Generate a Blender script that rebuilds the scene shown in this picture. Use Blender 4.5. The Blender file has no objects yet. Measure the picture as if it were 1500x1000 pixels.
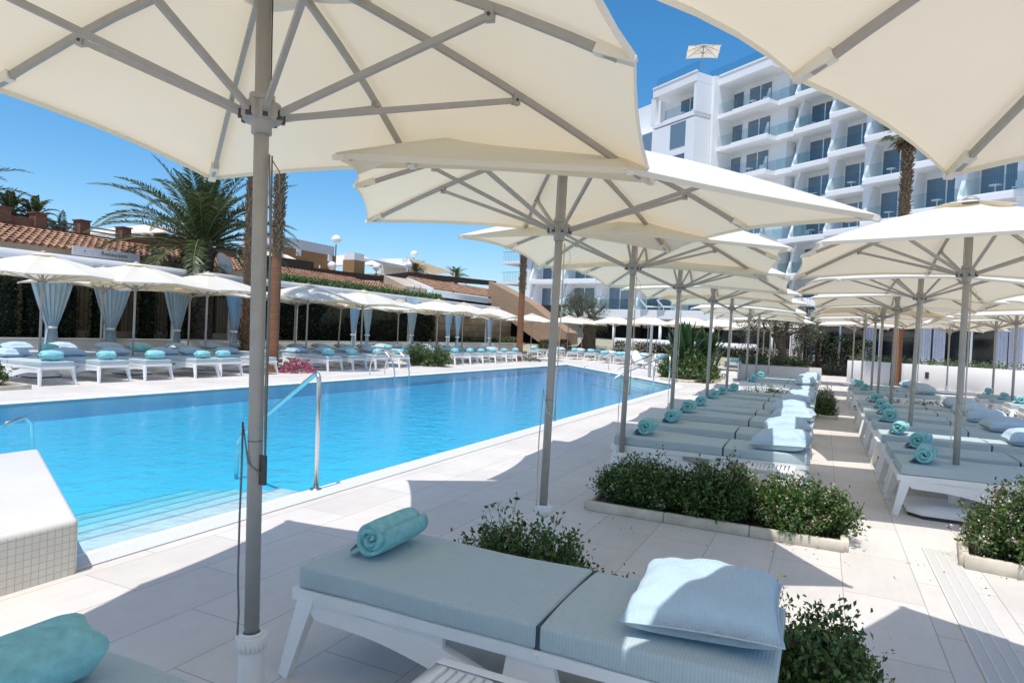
import bpy, bmesh, math, random
import numpy as np
from mathutils import Matrix, Vector, Euler
random.seed(7); RNG = np.random.default_rng(7)
S = bpy.context.scene
COL = S.collection
PI = math.pi

# ------------------------------------------------------------------ helpers
class MB:
    """collects faces, builds ONE mesh object"""
    def __init__(s): s.v = []; s.f = []; s.m = []; s.sm = []
    def add(s, vs, fs, mi=0, smooth=False):
        b = len(s.v); s.v.extend([tuple(p) for p in vs])
        for f in fs: s.f.append(tuple(i+b for i in f)); s.m.append(mi); s.sm.append(smooth)
        return s
    def box(s, x0, x1, y0, y1, z0, z1, mi=0, M=None):
        vs = [Vector(p) for p in ((x0,y0,z0),(x1,y0,z0),(x1,y1,z0),(x0,y1,z0),(x0,y0,z1),(x1,y0,z1),(x1,y1,z1),(x0,y1,z1))]
        if M: vs = [M @ p for p in vs]
        return s.add(vs, [(0,3,2,1),(4,5,6,7),(0,1,5,4),(1,2,6,5),(2,3,7,6),(3,0,4,7)], mi)
    def beam(s, a, b, w, h, mi=0, w2=None, h2=None, up=(0,0,1)):
        a = Vector(a); b = Vector(b); d = (b-a).normalized(); u = Vector(up)
        if abs(d.dot(u)) > .99: u = Vector((1,0,0))
        r = d.cross(u).normalized(); u = r.cross(d)
        w2 = w if w2 is None else w2; h2 = h if h2 is None else h2
        vs = []
        for p, ww, hh in ((a,w,h),(b,w2,h2)):
            for sx, sz in ((-1,-1),(1,-1),(1,1),(-1,1)): vs.append(p + r*(sx*ww/2) + u*(sz*hh/2))
        return s.add(vs, [(3,2,1,0),(4,5,6,7),(0,1,5,4),(1,2,6,5),(2,3,7,6),(3,0,4,7)], mi)
    def tube(s, pts, r, n=8, mi=0, cap=True, smooth=True):
        pts = [Vector(p) for p in pts]; rs = r if isinstance(r,(list,tuple)) else [r]*len(pts)
        vs = []; fs = []; prev = None
        for i, p in enumerate(pts):
            d = (pts[min(i+1,len(pts)-1)] - pts[max(i-1,0)]).normalized()
            if prev is None:
                u = Vector((0,0,1)) if abs(d.z) < .9 else Vector((1,0,0))
                a = d.cross(u).normalized()
            else: a = (prev - d*prev.dot(d)).normalized()
            prev = a; b = d.cross(a)
            for k in range(n):
                t = 2*PI*k/n; vs.append(p + (a*math.cos(t) + b*math.sin(t))*rs[i])
        for i in range(len(pts)-1):
            for k in range(n):
                fs.append((i*n+k, i*n+(k+1)%n, (i+1)*n+(k+1)%n, (i+1)*n+k))
        s.add(vs, fs, mi, smooth)
        if cap:
            b0 = len(s.v)-len(vs)
            s.f.append(tuple(b0+k for k in range(n))[::-1]); s.m.append(mi); s.sm.append(False)
            s.f.append(tuple(b0+(len(pts)-1)*n+k for k in range(n))); s.m.append(mi); s.sm.append(False)
        return s
    def prism(s, poly, y0, y1, mi=0, M=None):
        """polygon in x,z extruded along y"""
        n = len(poly)
        vs = [Vector((x,y0,z)) for x,z in poly] + [Vector((x,y1,z)) for x,z in poly]
        if M: vs = [M @ p for p in vs]
        fs = [tuple(range(n))[::-1], tuple(range(n,2*n))] + [(i,(i+1)%n,n+(i+1)%n,n+i) for i in range(n)]
        return s.add(vs, fs, mi)
    def vprism(s, poly, z0, z1, mi=0):
        n = len(poly)
        vs = [Vector((x,y,z0)) for x,y in poly] + [Vector((x,y,z1)) for x,y in poly]
        fs = [tuple(range(n))[::-1], tuple(range(n,2*n))] + [(i,(i+1)%n,n+(i+1)%n,n+i) for i in range(n)]
        return s.add(vs, fs, mi)
    def lathe(s, prof, n=20, mi=0, c=(0,0), smooth=True):
        vs = []; fs = []
        for r, z in prof:
            for k in range(n): vs.append((c[0]+r*math.cos(2*PI*k/n), c[1]+r*math.sin(2*PI*k/n), z))
        for i in range(len(prof)-1):
            for k in range(n): fs.append((i*n+k, i*n+(k+1)%n, (i+1)*n+(k+1)%n, (i+1)*n+k))
        return s.add(vs, fs, mi, smooth)
    def grid(s, fn, nu, nv, mi=0, smooth=True):
        vs = [fn(i/nu, j/nv) for i in range(nu+1) for j in range(nv+1)]
        fs = [(i*(nv+1)+j, (i+1)*(nv+1)+j, (i+1)*(nv+1)+j+1, i*(nv+1)+j+1) for i in range(nu) for j in range(nv)]
        return s.add(vs, fs, mi, smooth)
    def mesh(s, name):
        me = bpy.data.meshes.new(name); me.from_pydata([tuple(p) for p in s.v], [], s.f)
        me.polygons.foreach_set('material_index', s.m); me.polygons.foreach_set('use_smooth', s.sm)
        bm = bmesh.new(); bm.from_mesh(me); bmesh.ops.recalc_face_normals(bm, faces=bm.faces); bm.to_mesh(me); bm.free()
        me.update(); return me
    def build(s, name, mats, parent=None, loc=None, bevel=0, seg=2):
        return ob(name, s.mesh(name), mats, parent, loc, bevel, seg)

def ob(name, me, mats, parent=None, loc=None, bevel=0, seg=2):
    if not isinstance(mats, (list,tuple)): mats = [mats]
    if not me.materials:
        for m in mats: me.materials.append(m)
    if bevel:
        bm = bmesh.new(); bm.from_mesh(me)
        bmesh.ops.remove_doubles(bm, verts=bm.verts, dist=1e-5)
        ed = [e for e in bm.edges if len(e.link_faces)==2 and e.calc_face_angle(0) > .5]
        bmesh.ops.bevel(bm, geom=ed, offset=bevel, segments=seg, affect='EDGES', profile=.5, clamp_overlap=True)
        for f in bm.faces: f.smooth = True
        bm.to_mesh(me); bm.free()
        try: me.set_sharp_from_angle(angle=math.radians(50))
        except Exception: pass
    o = bpy.data.objects.new(name, me); COL.objects.link(o)
    if parent: o.parent = parent
    if loc is not None: o.location = loc
    return o

def tag(o, label=None, cat=None, group=None, kind=None):
    if label: o['label'] = label
    if cat: o['category'] = cat
    if group: o['group'] = group
    if kind: o['kind'] = kind
    return o
def thing(name, label, cat, loc=(0,0,0), rz=0, group=None):
    o = bpy.data.objects.new(name, None); COL.objects.link(o); o.empty_display_size = .2
    o.location = loc; o.rotation_euler = (0,0,rz)
    return tag(o, label, cat, group)
def struct(o): o['kind'] = 'structure'; return o
KIDS = {}
def kids(o):
    return [c for c in COL.objects if c.parent == o]
def snapshot(root):
    """remember a thing's tree once, so that copies are cheap"""
    def rec(o): return (o, [rec(c) for c in kids(o)])
    return rec(root)
def dup(tree, loc, rz, label, group=None):
    def rec(node, parent):
        o = node[0]; c = o.copy(); COL.objects.link(c)
        if parent is not None: c.parent = parent
        for ch in node[1]: rec(ch, c)
        return c
    r = rec(tree, None); r.location = loc; r.rotation_euler = (0,0,rz)
    r['label'] = label
    if group: r['group'] = group
    return r
ORD = ['first','second','third','fourth','fifth','sixth','seventh','eighth','ninth','tenth','eleventh','twelfth','thirteenth','fourteenth','fifteenth','sixteenth','seventeenth','eighteenth']

# ------------------------------------------------------------------ materials
def newmat(name):
    m = bpy.data.materials.new(name); m.use_nodes = True
    nt = m.node_tree; b = nt.nodes['Principled BSDF']; return m, nt, b
def N(nt, t, **kw):
    n = nt.nodes.new(t)
    for k, v in kw.items():
        if k in n.inputs: n.inputs[k].default_value = v
        else: setattr(n, k, v)
    return n
def L(nt, a, b): nt.links.new(a, b)
def rgba(c): return (c[0],c[1],c[2],1)
def mat(name, c, rough=.6, metal=0, var=.08, scale=8, bump=0, bscale=60, coat=0, spec=None):
    """plain surface with a little noise in colour and relief"""
    m, nt, b = newmat(name)
    tc = N(nt,'ShaderNodeTexCoord'); no = N(nt,'ShaderNodeTexNoise'); no.inputs['Scale'].default_value = scale; no.inputs['Detail'].default_value = 5
    L(nt, tc.outputs['Object'], no.inputs['Vector'])
    cr = N(nt,'ShaderNodeValToRGB'); lo = [max(0,x*(1-var)) for x in c]; hi = [min(1,x*(1+var)) for x in c]
    cr.color_ramp.elements[0].color = rgba(lo); cr.color_ramp.elements[1].color = rgba(hi)
    cr.color_ramp.elements[0].position = .3; cr.color_ramp.elements[1].position = .7
    L(nt, no.outputs['Fac'], cr.inputs['Fac']); L(nt, cr.outputs['Color'], b.inputs['Base Color'])
    b.inputs['Roughness'].default_value = rough; b.inputs['Metallic'].default_value = metal
    if coat: b.inputs['Coat Weight'].default_value = coat
    if spec is not None: b.inputs['Specular IOR Level'].default_value = spec
    if bump:
        n2 = N(nt,'ShaderNodeTexNoise'); n2.inputs['Scale'].default_value = bscale; n2.inputs['Detail'].default_value = 4
        L(nt, tc.outputs['Object'], n2.inputs['Vector'])
        bu = N(nt,'ShaderNodeBump'); bu.inputs['Strength'].default_value = bump; bu.inputs['Distance'].default_value = .01
        L(nt, n2.outputs['Fac'], bu.inputs['Height']); L(nt, bu.outputs['Normal'], b.inputs['Normal'])
    return m
def leafmat(name, cols, rough=.5, trans=.25):
    m, nt, b = newmat(name)
    g = N(nt,'ShaderNodeNewGeometry'); cr = N(nt,'ShaderNodeValToRGB')
    els = cr.color_ramp.elements
    while len(els) < len(cols): els.new(.5)
    for i, c in enumerate(cols): els[i].position = i/(len(cols)-1); els[i].color = rgba(c)
    L(nt, g.outputs['Random Per Island'], cr.inputs['Fac']); L(nt, cr.outputs['Color'], b.inputs['Base Color'])
    b.inputs['Roughness'].default_value = rough
    tr = N(nt,'ShaderNodeBsdfTranslucent'); mx = N(nt,'ShaderNodeMixShader'); mx.inputs['Fac'].default_value = trans
    L(nt, cr.outputs['Color'], tr.inputs['Color']); L(nt, b.outputs['BSDF'], mx.inputs[1]); L(nt, tr.outputs['BSDF'], mx.inputs[2])
    L(nt, mx.outputs['Shader'], nt.nodes['Material Output'].inputs['Surface'])
    return m
def cloth_stripe(name, c0, c1, pitch, axis='X', rough=.85, var=.04):
    """fine woven stripe / seersucker with relief"""
    m, nt, b = newmat(name)
    tc = N(nt,'ShaderNodeTexCoord'); w = N(nt,'ShaderNodeTexWave'); w.bands_direction = axis
    w.inputs['Scale'].default_value = 1/pitch/ (20/ (2*PI)) * 1.0
    w.inputs['Distortion'].default_value = .25; w.inputs['Detail'].default_value = 1; w.inputs['Detail Scale'].default_value = .6
    L(nt, tc.outputs['Object'], w.inputs['Vector'])
    no = N(nt,'ShaderNodeTexNoise'); no.inputs['Scale'].default_value = 5; L(nt, tc.outputs['Object'], no.inputs['Vector'])
    cr = N(nt,'ShaderNodeValToRGB'); cr.color_ramp.elements[0].color = rgba(c0); cr.color_ramp.elements[1].color = rgba(c1)
    cr.color_ramp.elements[0].position = .35; cr.color_ramp.elements[1].position = .65
    L(nt, w.outputs['Fac'], cr.inputs['Fac'])
    hsv = N(nt,'ShaderNodeHueSaturation'); mp = N(nt,'ShaderNodeMapRange'); mp.inputs['To Min'].default_value = 1-var; mp.inputs['To Max'].default_value = 1+var
    L(nt, no.outputs['Fac'], mp.inputs['Value']); L(nt, mp.outputs['Result'], hsv.inputs['Value']); L(nt, cr.outputs['Color'], hsv.inputs['Color'])
    L(nt, hsv.outputs['Color'], b.inputs['Base Color']); b.inputs['Roughness'].default_value = rough
    b.inputs['Sheen Weight'].default_value = .15
    bu = N(nt,'ShaderNodeBump'); bu.inputs['Strength'].default_value = .25; bu.inputs['Distance'].default_value = .004
    L(nt, w.outputs['Fac'], bu.inputs['Height'])
    n5 = N(nt,'ShaderNodeTexNoise'); n5.inputs['Scale'].default_value = 7; n5.inputs['Detail'].default_value = 4; n5.inputs['Distortion'].default_value = 1.2; L(nt, tc.outputs['Object'], n5.inputs['Vector'])
    b2 = N(nt,'ShaderNodeBump'); b2.inputs['Strength'].default_value = .55; b2.inputs['Distance'].default_value = .02; L(nt, n5.outputs['Fac'], b2.inputs['Height']); L(nt, bu.outputs['Normal'], b2.inputs['Normal'])
    L(nt, b2.outputs['Normal'], b.inputs['Normal'])
    return m
def front_only(nt, fac):
    """reflect at the outer face only (no false total reflection inside thin panes or water)"""
    g = N(nt,'ShaderNodeNewGeometry'); iv = N(nt,'ShaderNodeMath', operation='SUBTRACT'); iv.inputs[0].default_value = 1; L(nt, g.outputs['Backfacing'], iv.inputs[1])
    m = N(nt,'ShaderNodeMath', operation='MULTIPLY'); L(nt, fac, m.inputs[0]); L(nt, iv.outputs[0], m.inputs[1]); return m.outputs[0]
def glassmat(name, tint=(.87,.925,.93), refl=.12):
    m, nt, b = newmat(name); nt.nodes.remove(b)
    t = N(nt,'ShaderNodeBsdfTransparent'); t.inputs['Color'].default_value = rgba(tint)
    g = N(nt,'ShaderNodeBsdfGlossy'); g.inputs['Roughness'].default_value = .02
    fr = N(nt,'ShaderNodeFresnel'); fr.inputs['IOR'].default_value = 1.5; fm = front_only(nt, fr.outputs['Fac'])
    mx = N(nt,'ShaderNodeMixShader'); L(nt, fm, mx.inputs['Fac'])
    L(nt, t.outputs['BSDF'], mx.inputs[1]); L(nt, g.outputs['BSDF'], mx.inputs[2])
    L(nt, mx.outputs['Shader'], nt.nodes['Material Output'].inputs['Surface'])
    return m
def brickmat(name, c1, c2, mortar, bw, bh, ms, axes='YZ', rough=.8, bump=.3, offs=.5, var=.1, mloc=(0,0,0)):
    m, nt, b = newmat(name)
    tc = N(nt,'ShaderNodeTexCoord'); sp = N(nt,'ShaderNodeSeparateXYZ'); cb = N(nt,'ShaderNodeCombineXYZ')
    L(nt, tc.outputs['Object'], sp.inputs['Vector'])
    ad = []
    for i, a in enumerate(axes):
        n = N(nt,'ShaderNodeMath', operation='ADD'); n.inputs[1].default_value = mloc[i]
        L(nt, sp.outputs[a], n.inputs[0]); L(nt, n.outputs[0], cb.inputs[i])
    br = N(nt,'ShaderNodeTexBrick'); br.offset = offs
    br.inputs['Color1'].default_value = rgba(c1); br.inputs['Color2'].default_value = rgba(c2); br.inputs['Mortar'].default_value = rgba(mortar)
    br.inputs['Scale'].default_value = 1; br.inputs['Mortar Size'].default_value = ms; br.inputs['Brick Width'].default_value = bw; br.inputs['Row Height'].default_value = bh
    br.inputs['Mortar Smooth'].default_value = .1; br.inputs['Bias'].default_value = 0
    L(nt, cb.outputs['Vector'], br.inputs['Vector'])
    no = N(nt,'ShaderNodeTexNoise'); no.inputs['Scale'].default_value = 3; no.inputs['Detail'].default_value = 6
    L(nt, tc.outputs['Object'], no.inputs['Vector'])
    mp = N(nt,'ShaderNodeMapRange'); mp.inputs['To Min'].default_value = 1-var; mp.inputs['To Max'].default_value = 1+var
    L(nt, no.outputs['Fac'], mp.inputs['Value'])
    hsv = N(nt,'ShaderNodeHueSaturation'); L(nt, mp.outputs['Result'], hsv.inputs['Value']); L(nt, br.outputs['Color'], hsv.inputs['Color'])
    L(nt, hsv.outputs['Color'], b.inputs['Base Color']); b.inputs['Roughness'].default_value = rough
    bu = N(nt,'ShaderNodeBump'); bu.inputs['Strength'].default_value = bump; bu.inputs['Distance'].default_value = .006; bu.invert = True
    L(nt, br.outputs['Fac'], bu.inputs['Height']); L(nt, bu.outputs['Normal'], b.inputs['Normal'])
    return m

M = {}
M['plastic'] = mat('white_resin', (.86,.855,.84), .35, var=.03, scale=4)
M['grey_metal'] = mat('grey_coated_metal', (.37,.35,.325), .5, .08, var=.05, scale=20)
M['dark_metal'] = mat('dark_fitting', (.07,.07,.07), .5, .4)
M['steel'] = mat('stainless_steel', (.66,.66,.66), .26, 1, var=.02)
M['rope'] = mat('cord', (.20,.20,.19), .8)
M['rope_pale'] = mat('pale_cord', (.62,.58,.45), .8)
M['mattress'] = cloth_stripe('striped_blue_grey_cloth', (.43,.515,.535), (.47,.555,.575), .013, 'X')
M['seam'] = mat('dark_seam', (.05,.07,.09), .9)
M['pillow'] = cloth_stripe('striped_pillow_cloth', (.43,.565,.66), (.46,.59,.685), .010, 'X')
M['towel'] = mat('teal_towelling', (.28,.61,.63), .95, var=.14, scale=30, bump=.6, bscale=220)
M['towel_far'] = M['towel']
M['white_paint'] = mat('white_render', (.80,.79,.78), .7, var=.03, scale=1.5, bump=.05)
M['hotel_white'] = mat('hotel_white_render', (.85,.84,.835), .7, var=.025, scale=.4)
M['curb'] = mat('pale_stone_kerb', (.60,.54,.44), .85, var=.18, scale=6, bump=.3)
M['soil'] = mat('planting_soil', (.17,.12,.08), .95, var=.4, scale=12, bump=.8, bscale=40)
M['twig'] = mat('twig_bark', (.12,.08,.05), .9, var=.25)
M['bark'] = mat('rough_bark', (.13,.10,.075), .95, var=.45, scale=9, bump=1.0, bscale=18)
M['glass'] = glassmat('clear_glass')
M['curtain'] = mat('blue_curtain', (.42,.57,.66), .9, var=.05)
M['beige_wall'] = mat('beige_render', (.50,.42,.33), .85, var=.12, scale=.8, bump=.15)
M['grey_wall'] = mat('pale_grey_render', (.52,.51,.49), .85, var=.08, scale=.8, bump=.1)
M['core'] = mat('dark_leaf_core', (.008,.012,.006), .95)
M['brown_fascia'] = mat('dark_brown_cladding', (.055,.03,.022), .7, var=.3, scale=5, bump=.3)
M['recess_shade'] = mat('painted_recess_shade', (.02,.02,.022), .9, var=.3)  # near-black colour stands in for shade in recesses and under overhangs
M['brick'] = brickmat('red_brick', (.27,.11,.06), (.20,.08,.045), (.18,.13,.10), .25, .075, .008)
M['ochre_brick'] = brickmat('ochre_brick', (.36,.19,.07), (.30,.15,.055), (.28,.18,.09), .25, .075, .008)
M['stair_brick'] = brickmat('tan_stair_brick', (.40,.27,.175), (.36,.235,.15), (.28,.18,.12), .5, .12, .008, 'XZ')
M['stone'] = brickmat('sandstone_blocks', (.42,.32,.20), (.30,.22,.13), (.12,.09,.06), .95, .48, .018, var=.3, bump=.8)
M['fence'] = brickmat('timber_boards', (.34,.25,.17), (.28,.20,.13), (.05,.04,.03), 3.0, .16, .012, 'ZY', offs=.0, var=.2)
M['deck_white'] = mat('pale_plaster_top', (.66,.63,.60), .6, var=.04, scale=2)
M['mosaic'] = brickmat('cream_mosaic', (.66,.62,.55), (.70,.66,.60), (.50,.46,.40), .042, .042, .0025, 'YZ', .35, .25, offs=0, var=.05)

def canopy_mat(name, c, tr):
    m, nt, b = newmat(name)
    tc = N(nt,'ShaderNodeTexCoord'); no = N(nt,'ShaderNodeTexNoise'); no.inputs['Scale'].default_value = 2.2; no.inputs['Detail'].default_value = 5
    L(nt, tc.outputs['Object'], no.inputs['Vector'])
    cr = N(nt,'ShaderNodeValToRGB'); cr.color_ramp.elements[0].color = rgba([x*.955 for x in c]); cr.color_ramp.elements[1].color = rgba(c)
    cr.color_ramp.elements[0].position=.3; cr.color_ramp.elements[1].position=.7
    L(nt, no.outputs['Fac'], cr.inputs['Fac']); L(nt, cr.outputs['Color'], b.inputs['Base Color'])
    b.inputs['Roughness'].default_value = .9; b.inputs['Specular IOR Level'].default_value = .15
    wv = N(nt,'ShaderNodeTexNoise'); wv.inputs['Scale'].default_value = 7; wv.inputs['Detail'].default_value = 3
    L(nt, tc.outputs['Object'], wv.inputs['Vector'])
    n3 = N(nt,'ShaderNodeTexNoise'); n3.inputs['Scale'].default_value = 240; L(nt, tc.outputs['Object'], n3.inputs['Vector'])
    ad = N(nt,'ShaderNodeMath', operation='MULTIPLY_ADD'); ad.inputs[1].default_value = .12; L(nt, n3.outputs['Fac'], ad.inputs[0]); L(nt, wv.outputs['Fac'], ad.inputs[2])
    bu = N(nt,'ShaderNodeBump'); bu.inputs['Strength'].default_value = .22; bu.inputs['Distance'].default_value = .02
    L(nt, ad.outputs[0], bu.inputs['Height']); L(nt, bu.outputs['Normal'], b.inputs['Normal'])
    t = N(nt,'ShaderNodeBsdfTranslucent'); t.inputs['Color'].default_value = rgba([c[0]*.96,c[1]*.81,c[2]*.58])
    mx = N(nt,'ShaderNodeMixShader'); mx.inputs['Fac'].default_value = tr
    L(nt, b.outputs['BSDF'], mx.inputs[1]); L(nt, t.outputs['BSDF'], mx.inputs[2])
    L(nt, mx.outputs['Shader'], nt.nodes['Material Output'].inputs['Surface'])
    return m
M['canopy'] = canopy_mat('cream_canopy_cloth', (.87,.825,.735), .30)
M['pocket'] = mat('canopy_pocket_cloth', (.74,.70,.61), .9)

def deck_mat():
    m, nt, b = newmat('travertine_deck_tiles')
    tc = N(nt,'ShaderNodeTexCoord'); sp = N(nt,'ShaderNodeSeparateXYZ'); L(nt, tc.outputs['Object'], sp.inputs['Vector'])
    ay = N(nt,'ShaderNodeMath', operation='ADD'); ay.inputs[1].default_value = -4.88+.4675+93.5; L(nt, sp.outputs['Y'], ay.inputs[0])
    ax = N(nt,'ShaderNodeMath', operation='ADD'); ax.inputs[1].default_value = -.19+93.0; L(nt, sp.outputs['X'], ax.inputs[0])
    cb = N(nt,'ShaderNodeCombineXYZ'); L(nt, ay.outputs[0], cb.inputs[0]); L(nt, ax.outputs[0], cb.inputs[1])
    br = N(nt,'ShaderNodeTexBrick'); br.offset = .5
    br.inputs['Color1'].default_value = (.685,.64,.595,1); br.inputs['Color2'].default_value = (.62,.572,.525,1); br.inputs['Mortar'].default_value = (.36,.32,.28,1)
    br.inputs['Scale'].default_value = 1; br.inputs['Mortar Size'].default_value = .0028; br.inputs['Mortar Smooth'].default_value = .15
    br.inputs['Brick Width'].default_value = .935; br.inputs['Row Height'].default_value = .465; br.inputs['Bias'].default_value = -.3
    L(nt, cb.outputs['Vector'], br.inputs['Vector'])
    mp = N(nt,'ShaderNodeMapping'); mp.inputs['Scale'].default_value = (14,1.2,1); L(nt, tc.outputs['Object'], mp.inputs['Vector'])
    n1 = N(nt,'ShaderNodeTexNoise'); n1.inputs['Scale'].default_value = 1.6; n1.inputs['Detail'].default_value = 7; n1.inputs['Roughness'].default_value = .65; L(nt, mp.outputs['Vector'], n1.inputs['Vector'])
    n2 = N(nt,'ShaderNodeTexNoise'); n2.inputs['Scale'].default_value = .9; n2.inputs['Detail'].default_value = 6; L(nt, tc.outputs['Object'], n2.inputs['Vector'])
    n4 = N(nt,'ShaderNodeTexNoise'); n4.inputs['Scale'].default_value = 5.5; n4.inputs['Detail'].default_value = 8; n4.inputs['Roughness'].default_value=.7; L(nt, tc.outputs['Object'], n4.inputs['Vector'])
    r1 = N(nt,'ShaderNodeMapRange'); r1.inputs['To Min'].default_value = .90; r1.inputs['To Max'].default_value = 1.08; L(nt, n1.outputs['Fac'], r1.inputs['Value'])
    r2 = N(nt,'ShaderNodeMapRange'); r2.inputs['From Min'].default_value=.3; r2.inputs['From Max'].default_value=.7; r2.inputs['To Min'].default_value = .93; r2.inputs['To Max'].default_value = 1.05; L(nt, n2.outputs['Fac'], r2.inputs['Value'])
    r4 = N(nt,'ShaderNodeMapRange'); r4.inputs['From Min'].default_value=.3; r4.inputs['From Max'].default_value=.7; r4.inputs['To Min'].default_value = .95; r4.inputs['To Max'].default_value = 1.03; L(nt, n4.outputs['Fac'], r4.inputs['Value'])
    mu = N(nt,'ShaderNodeMath', operation='MULTIPLY'); L(nt, r1.outputs['Result'], mu.inputs[0]); L(nt, r2.outputs['Result'], mu.inputs[1])
    mu2 = N(nt,'ShaderNodeMath', operation='MULTIPLY'); L(nt, mu.outputs[0], mu2.inputs[0]); L(nt, r4.outputs['Result'], mu2.inputs[1])
    hs = N(nt,'ShaderNodeHueSaturation'); L(nt, mu2.outputs[0], hs.inputs['Value']); L(nt, br.outputs['Color'], hs.inputs['Color'])
    L(nt, hs.outputs['Color'], b.inputs['Base Color'])
    rr = N(nt,'ShaderNodeMapRange'); rr.inputs['To Min'].default_value = .42; rr.inputs['To Max'].default_value = .68; L(nt, n2.outputs['Fac'], rr.inputs['Value']); L(nt, rr.outputs['Result'], b.inputs['Roughness'])
    bu = N(nt,'ShaderNodeBump'); bu.inputs['Strength'].default_value = .35; bu.inputs['Distance'].default_value = .004; bu.invert = True
    L(nt, br.outputs['Fac'], bu.inputs['Height']); L(nt, bu.outputs['Normal'], b.inputs['Normal'])
    return m
M['deck'] = deck_mat()
def water_mat():
    m, nt, b = newmat('pool_water'); nt.nodes.remove(b)
    tc = N(nt,'ShaderNodeTexCoord')
    n1 = N(nt,'ShaderNodeTexNoise'); n1.inputs['Scale'].default_value = 3.2; n1.inputs['Detail'].default_value = 4; n1.inputs['Roughness'].default_value=.6; n1.inputs['Distortion'].default_value = .6
    L(nt, tc.outputs['Object'], n1.inputs['Vector'])
    bu = N(nt,'ShaderNodeBump'); bu.inputs['Strength'].default_value = .55; bu.inputs['Distance'].default_value = .055
    n3 = N(nt,'ShaderNodeTexNoise'); n3.inputs['Scale'].default_value = 11; n3.inputs['Detail'].default_value = 3; L(nt, tc.outputs['Object'], n3.inputs['Vector'])
    am = N(nt,'ShaderNodeMath', operation='MULTIPLY_ADD'); am.inputs[1].default_value = .35; L(nt, n3.outputs['Fac'], am.inputs[0]); L(nt, n1.outputs['Fac'], am.inputs[2])
    L(nt, am.outputs[0], bu.inputs['Height'])
    fr = N(nt,'ShaderNodeFresnel'); fr.inputs['IOR'].default_value = 1.22; L(nt, bu.outputs['Normal'], fr.inputs['Normal'])
    t = N(nt,'ShaderNodeBsdfTransparent'); g = N(nt,'ShaderNodeBsdfGlossy'); g.inputs['Roughness'].default_value = .03
    L(nt, bu.outputs['Normal'], g.inputs['Normal'])
    mx = N(nt,'ShaderNodeMixShader'); L(nt, front_only(nt, fr.outputs['Fac']), mx.inputs['Fac']); L(nt, t.outputs['BSDF'], mx.inputs[1]); L(nt, g.outputs['BSDF'], mx.inputs[2])
    L(nt, mx.outputs['Shader'], nt.nodes['Material Output'].inputs['Surface'])
    va = N(nt,'ShaderNodeVolumeAbsorption'); va.inputs['Color'].default_value = (.02,.89,.985,1); va.inputs['Density'].default_value = 1.3
    L(nt, va.outputs['Volume'], nt.nodes['Material Output'].inputs['Volume'])
    return m
M['water'] = water_mat()
def pool_tile():
    m, nt, b = newmat('pool_mosaic')
    tc = N(nt,'ShaderNodeTexCoord')
    n0 = N(nt,'ShaderNodeTexNoise'); n0.inputs['Scale'].default_value = .9; L(nt, tc.outputs['Object'], n0.inputs['Vector'])
    mxv = N(nt,'ShaderNodeMix', data_type='VECTOR'); 
    vo = N(nt,'ShaderNodeTexVoronoi'); vo.feature='SMOOTH_F1'; vo.inputs['Scale'].default_value = 3.0; L(nt, tc.outputs['Object'], vo.inputs['Vector'])
    cr = N(nt,'ShaderNodeValToRGB'); cr.color_ramp.elements[0].color = (.36,.62,.74,1); cr.color_ramp.elements[1].color = (.46,.70,.80,1)
    L(nt, n0.outputs['Fac'], cr.inputs['Fac']); L(nt, cr.outputs['Color'], b.inputs['Base Color']); b.inputs['Roughness'].default_value = .4
    return m
M['pool_tile'] = pool_tile()
M['step_tile'] = mat('pale_step_tile', (.60,.68,.70), .4, var=.06, scale=6)
M['roof'] = None
def roof_mat():
    m, nt, b = newmat('clay_roof_tiles')
    tc = N(nt,'ShaderNodeTexCoord'); g = N(nt,'ShaderNodeNewGeometry')
    no = N(nt,'ShaderNodeTexNoise'); no.inputs['Scale'].default_value = 2.5; no.inputs['Detail'].default_value = 6; L(nt, tc.outputs['Object'], no.inputs['Vector'])
    ad = N(nt,'ShaderNodeMath', operation='ADD'); L(nt, no.outputs['Fac'], ad.inputs[0]); 
    ml = N(nt,'ShaderNodeMath', operation='MULTIPLY'); ml.inputs[1].default_value=.5; L(nt, g.outputs['Random Per Island'], ml.inputs[0]); L(nt, ml.outputs[0], ad.inputs[1])
    cr = N(nt,'ShaderNodeValToRGB'); cr.color_ramp.elements[0].color=(.20,.095,.055,1); cr.color_ramp.elements[1].color=(.43,.25,.155,1); cr.color_ramp.elements[0].position=.35; cr.color_ramp.elements[1].position=1.0
    L(nt, ad.outputs[0], cr.inputs['Fac']); L(nt, cr.outputs['Color'], b.inputs['Base Color']); b.inputs['Roughness'].default_value=.85
    return m
M['roof'] = roof_mat()
def window_mat(name, dark, light, pitch):
    """glazing with drawn curtains behind it"""
    m, nt, b = newmat(name)
    tc = N(nt,'ShaderNodeTexCoord'); w = N(nt,'ShaderNodeTexWave'); w.bands_direction='X'; w.inputs['Scale'].default_value = .314/pitch; w.inputs['Distortion'].default_value = 2.5; w.inputs['Detail'].default_value=2
    L(nt, tc.outputs['Object'], w.inputs['Vector'])
    oi = N(nt,'ShaderNodeObjectInfo'); cr = N(nt,'ShaderNodeValToRGB'); cr.color_ramp.elements[0].color=rgba(dark); cr.color_ramp.elements[1].color=rgba(light)
    L(nt, w.outputs['Fac'], cr.inputs['Fac'])
    hs = N(nt,'ShaderNodeHueSaturation'); mp = N(nt,'ShaderNodeMapRange'); mp.inputs['To Min'].default_value=.55; mp.inputs['To Max'].default_value=1.15
    L(nt, oi.outputs['Random'], mp.inputs['Value']); L(nt, mp.outputs['Result'], hs.inputs['Value']); L(nt, cr.outputs['Color'], hs.inputs['Color'])
    L(nt, hs.outputs['Color'], b.inputs['Base Color']); b.inputs['Roughness'].default_value=.06; b.inputs['Specular IOR Level'].default_value=.8
    return m
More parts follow.
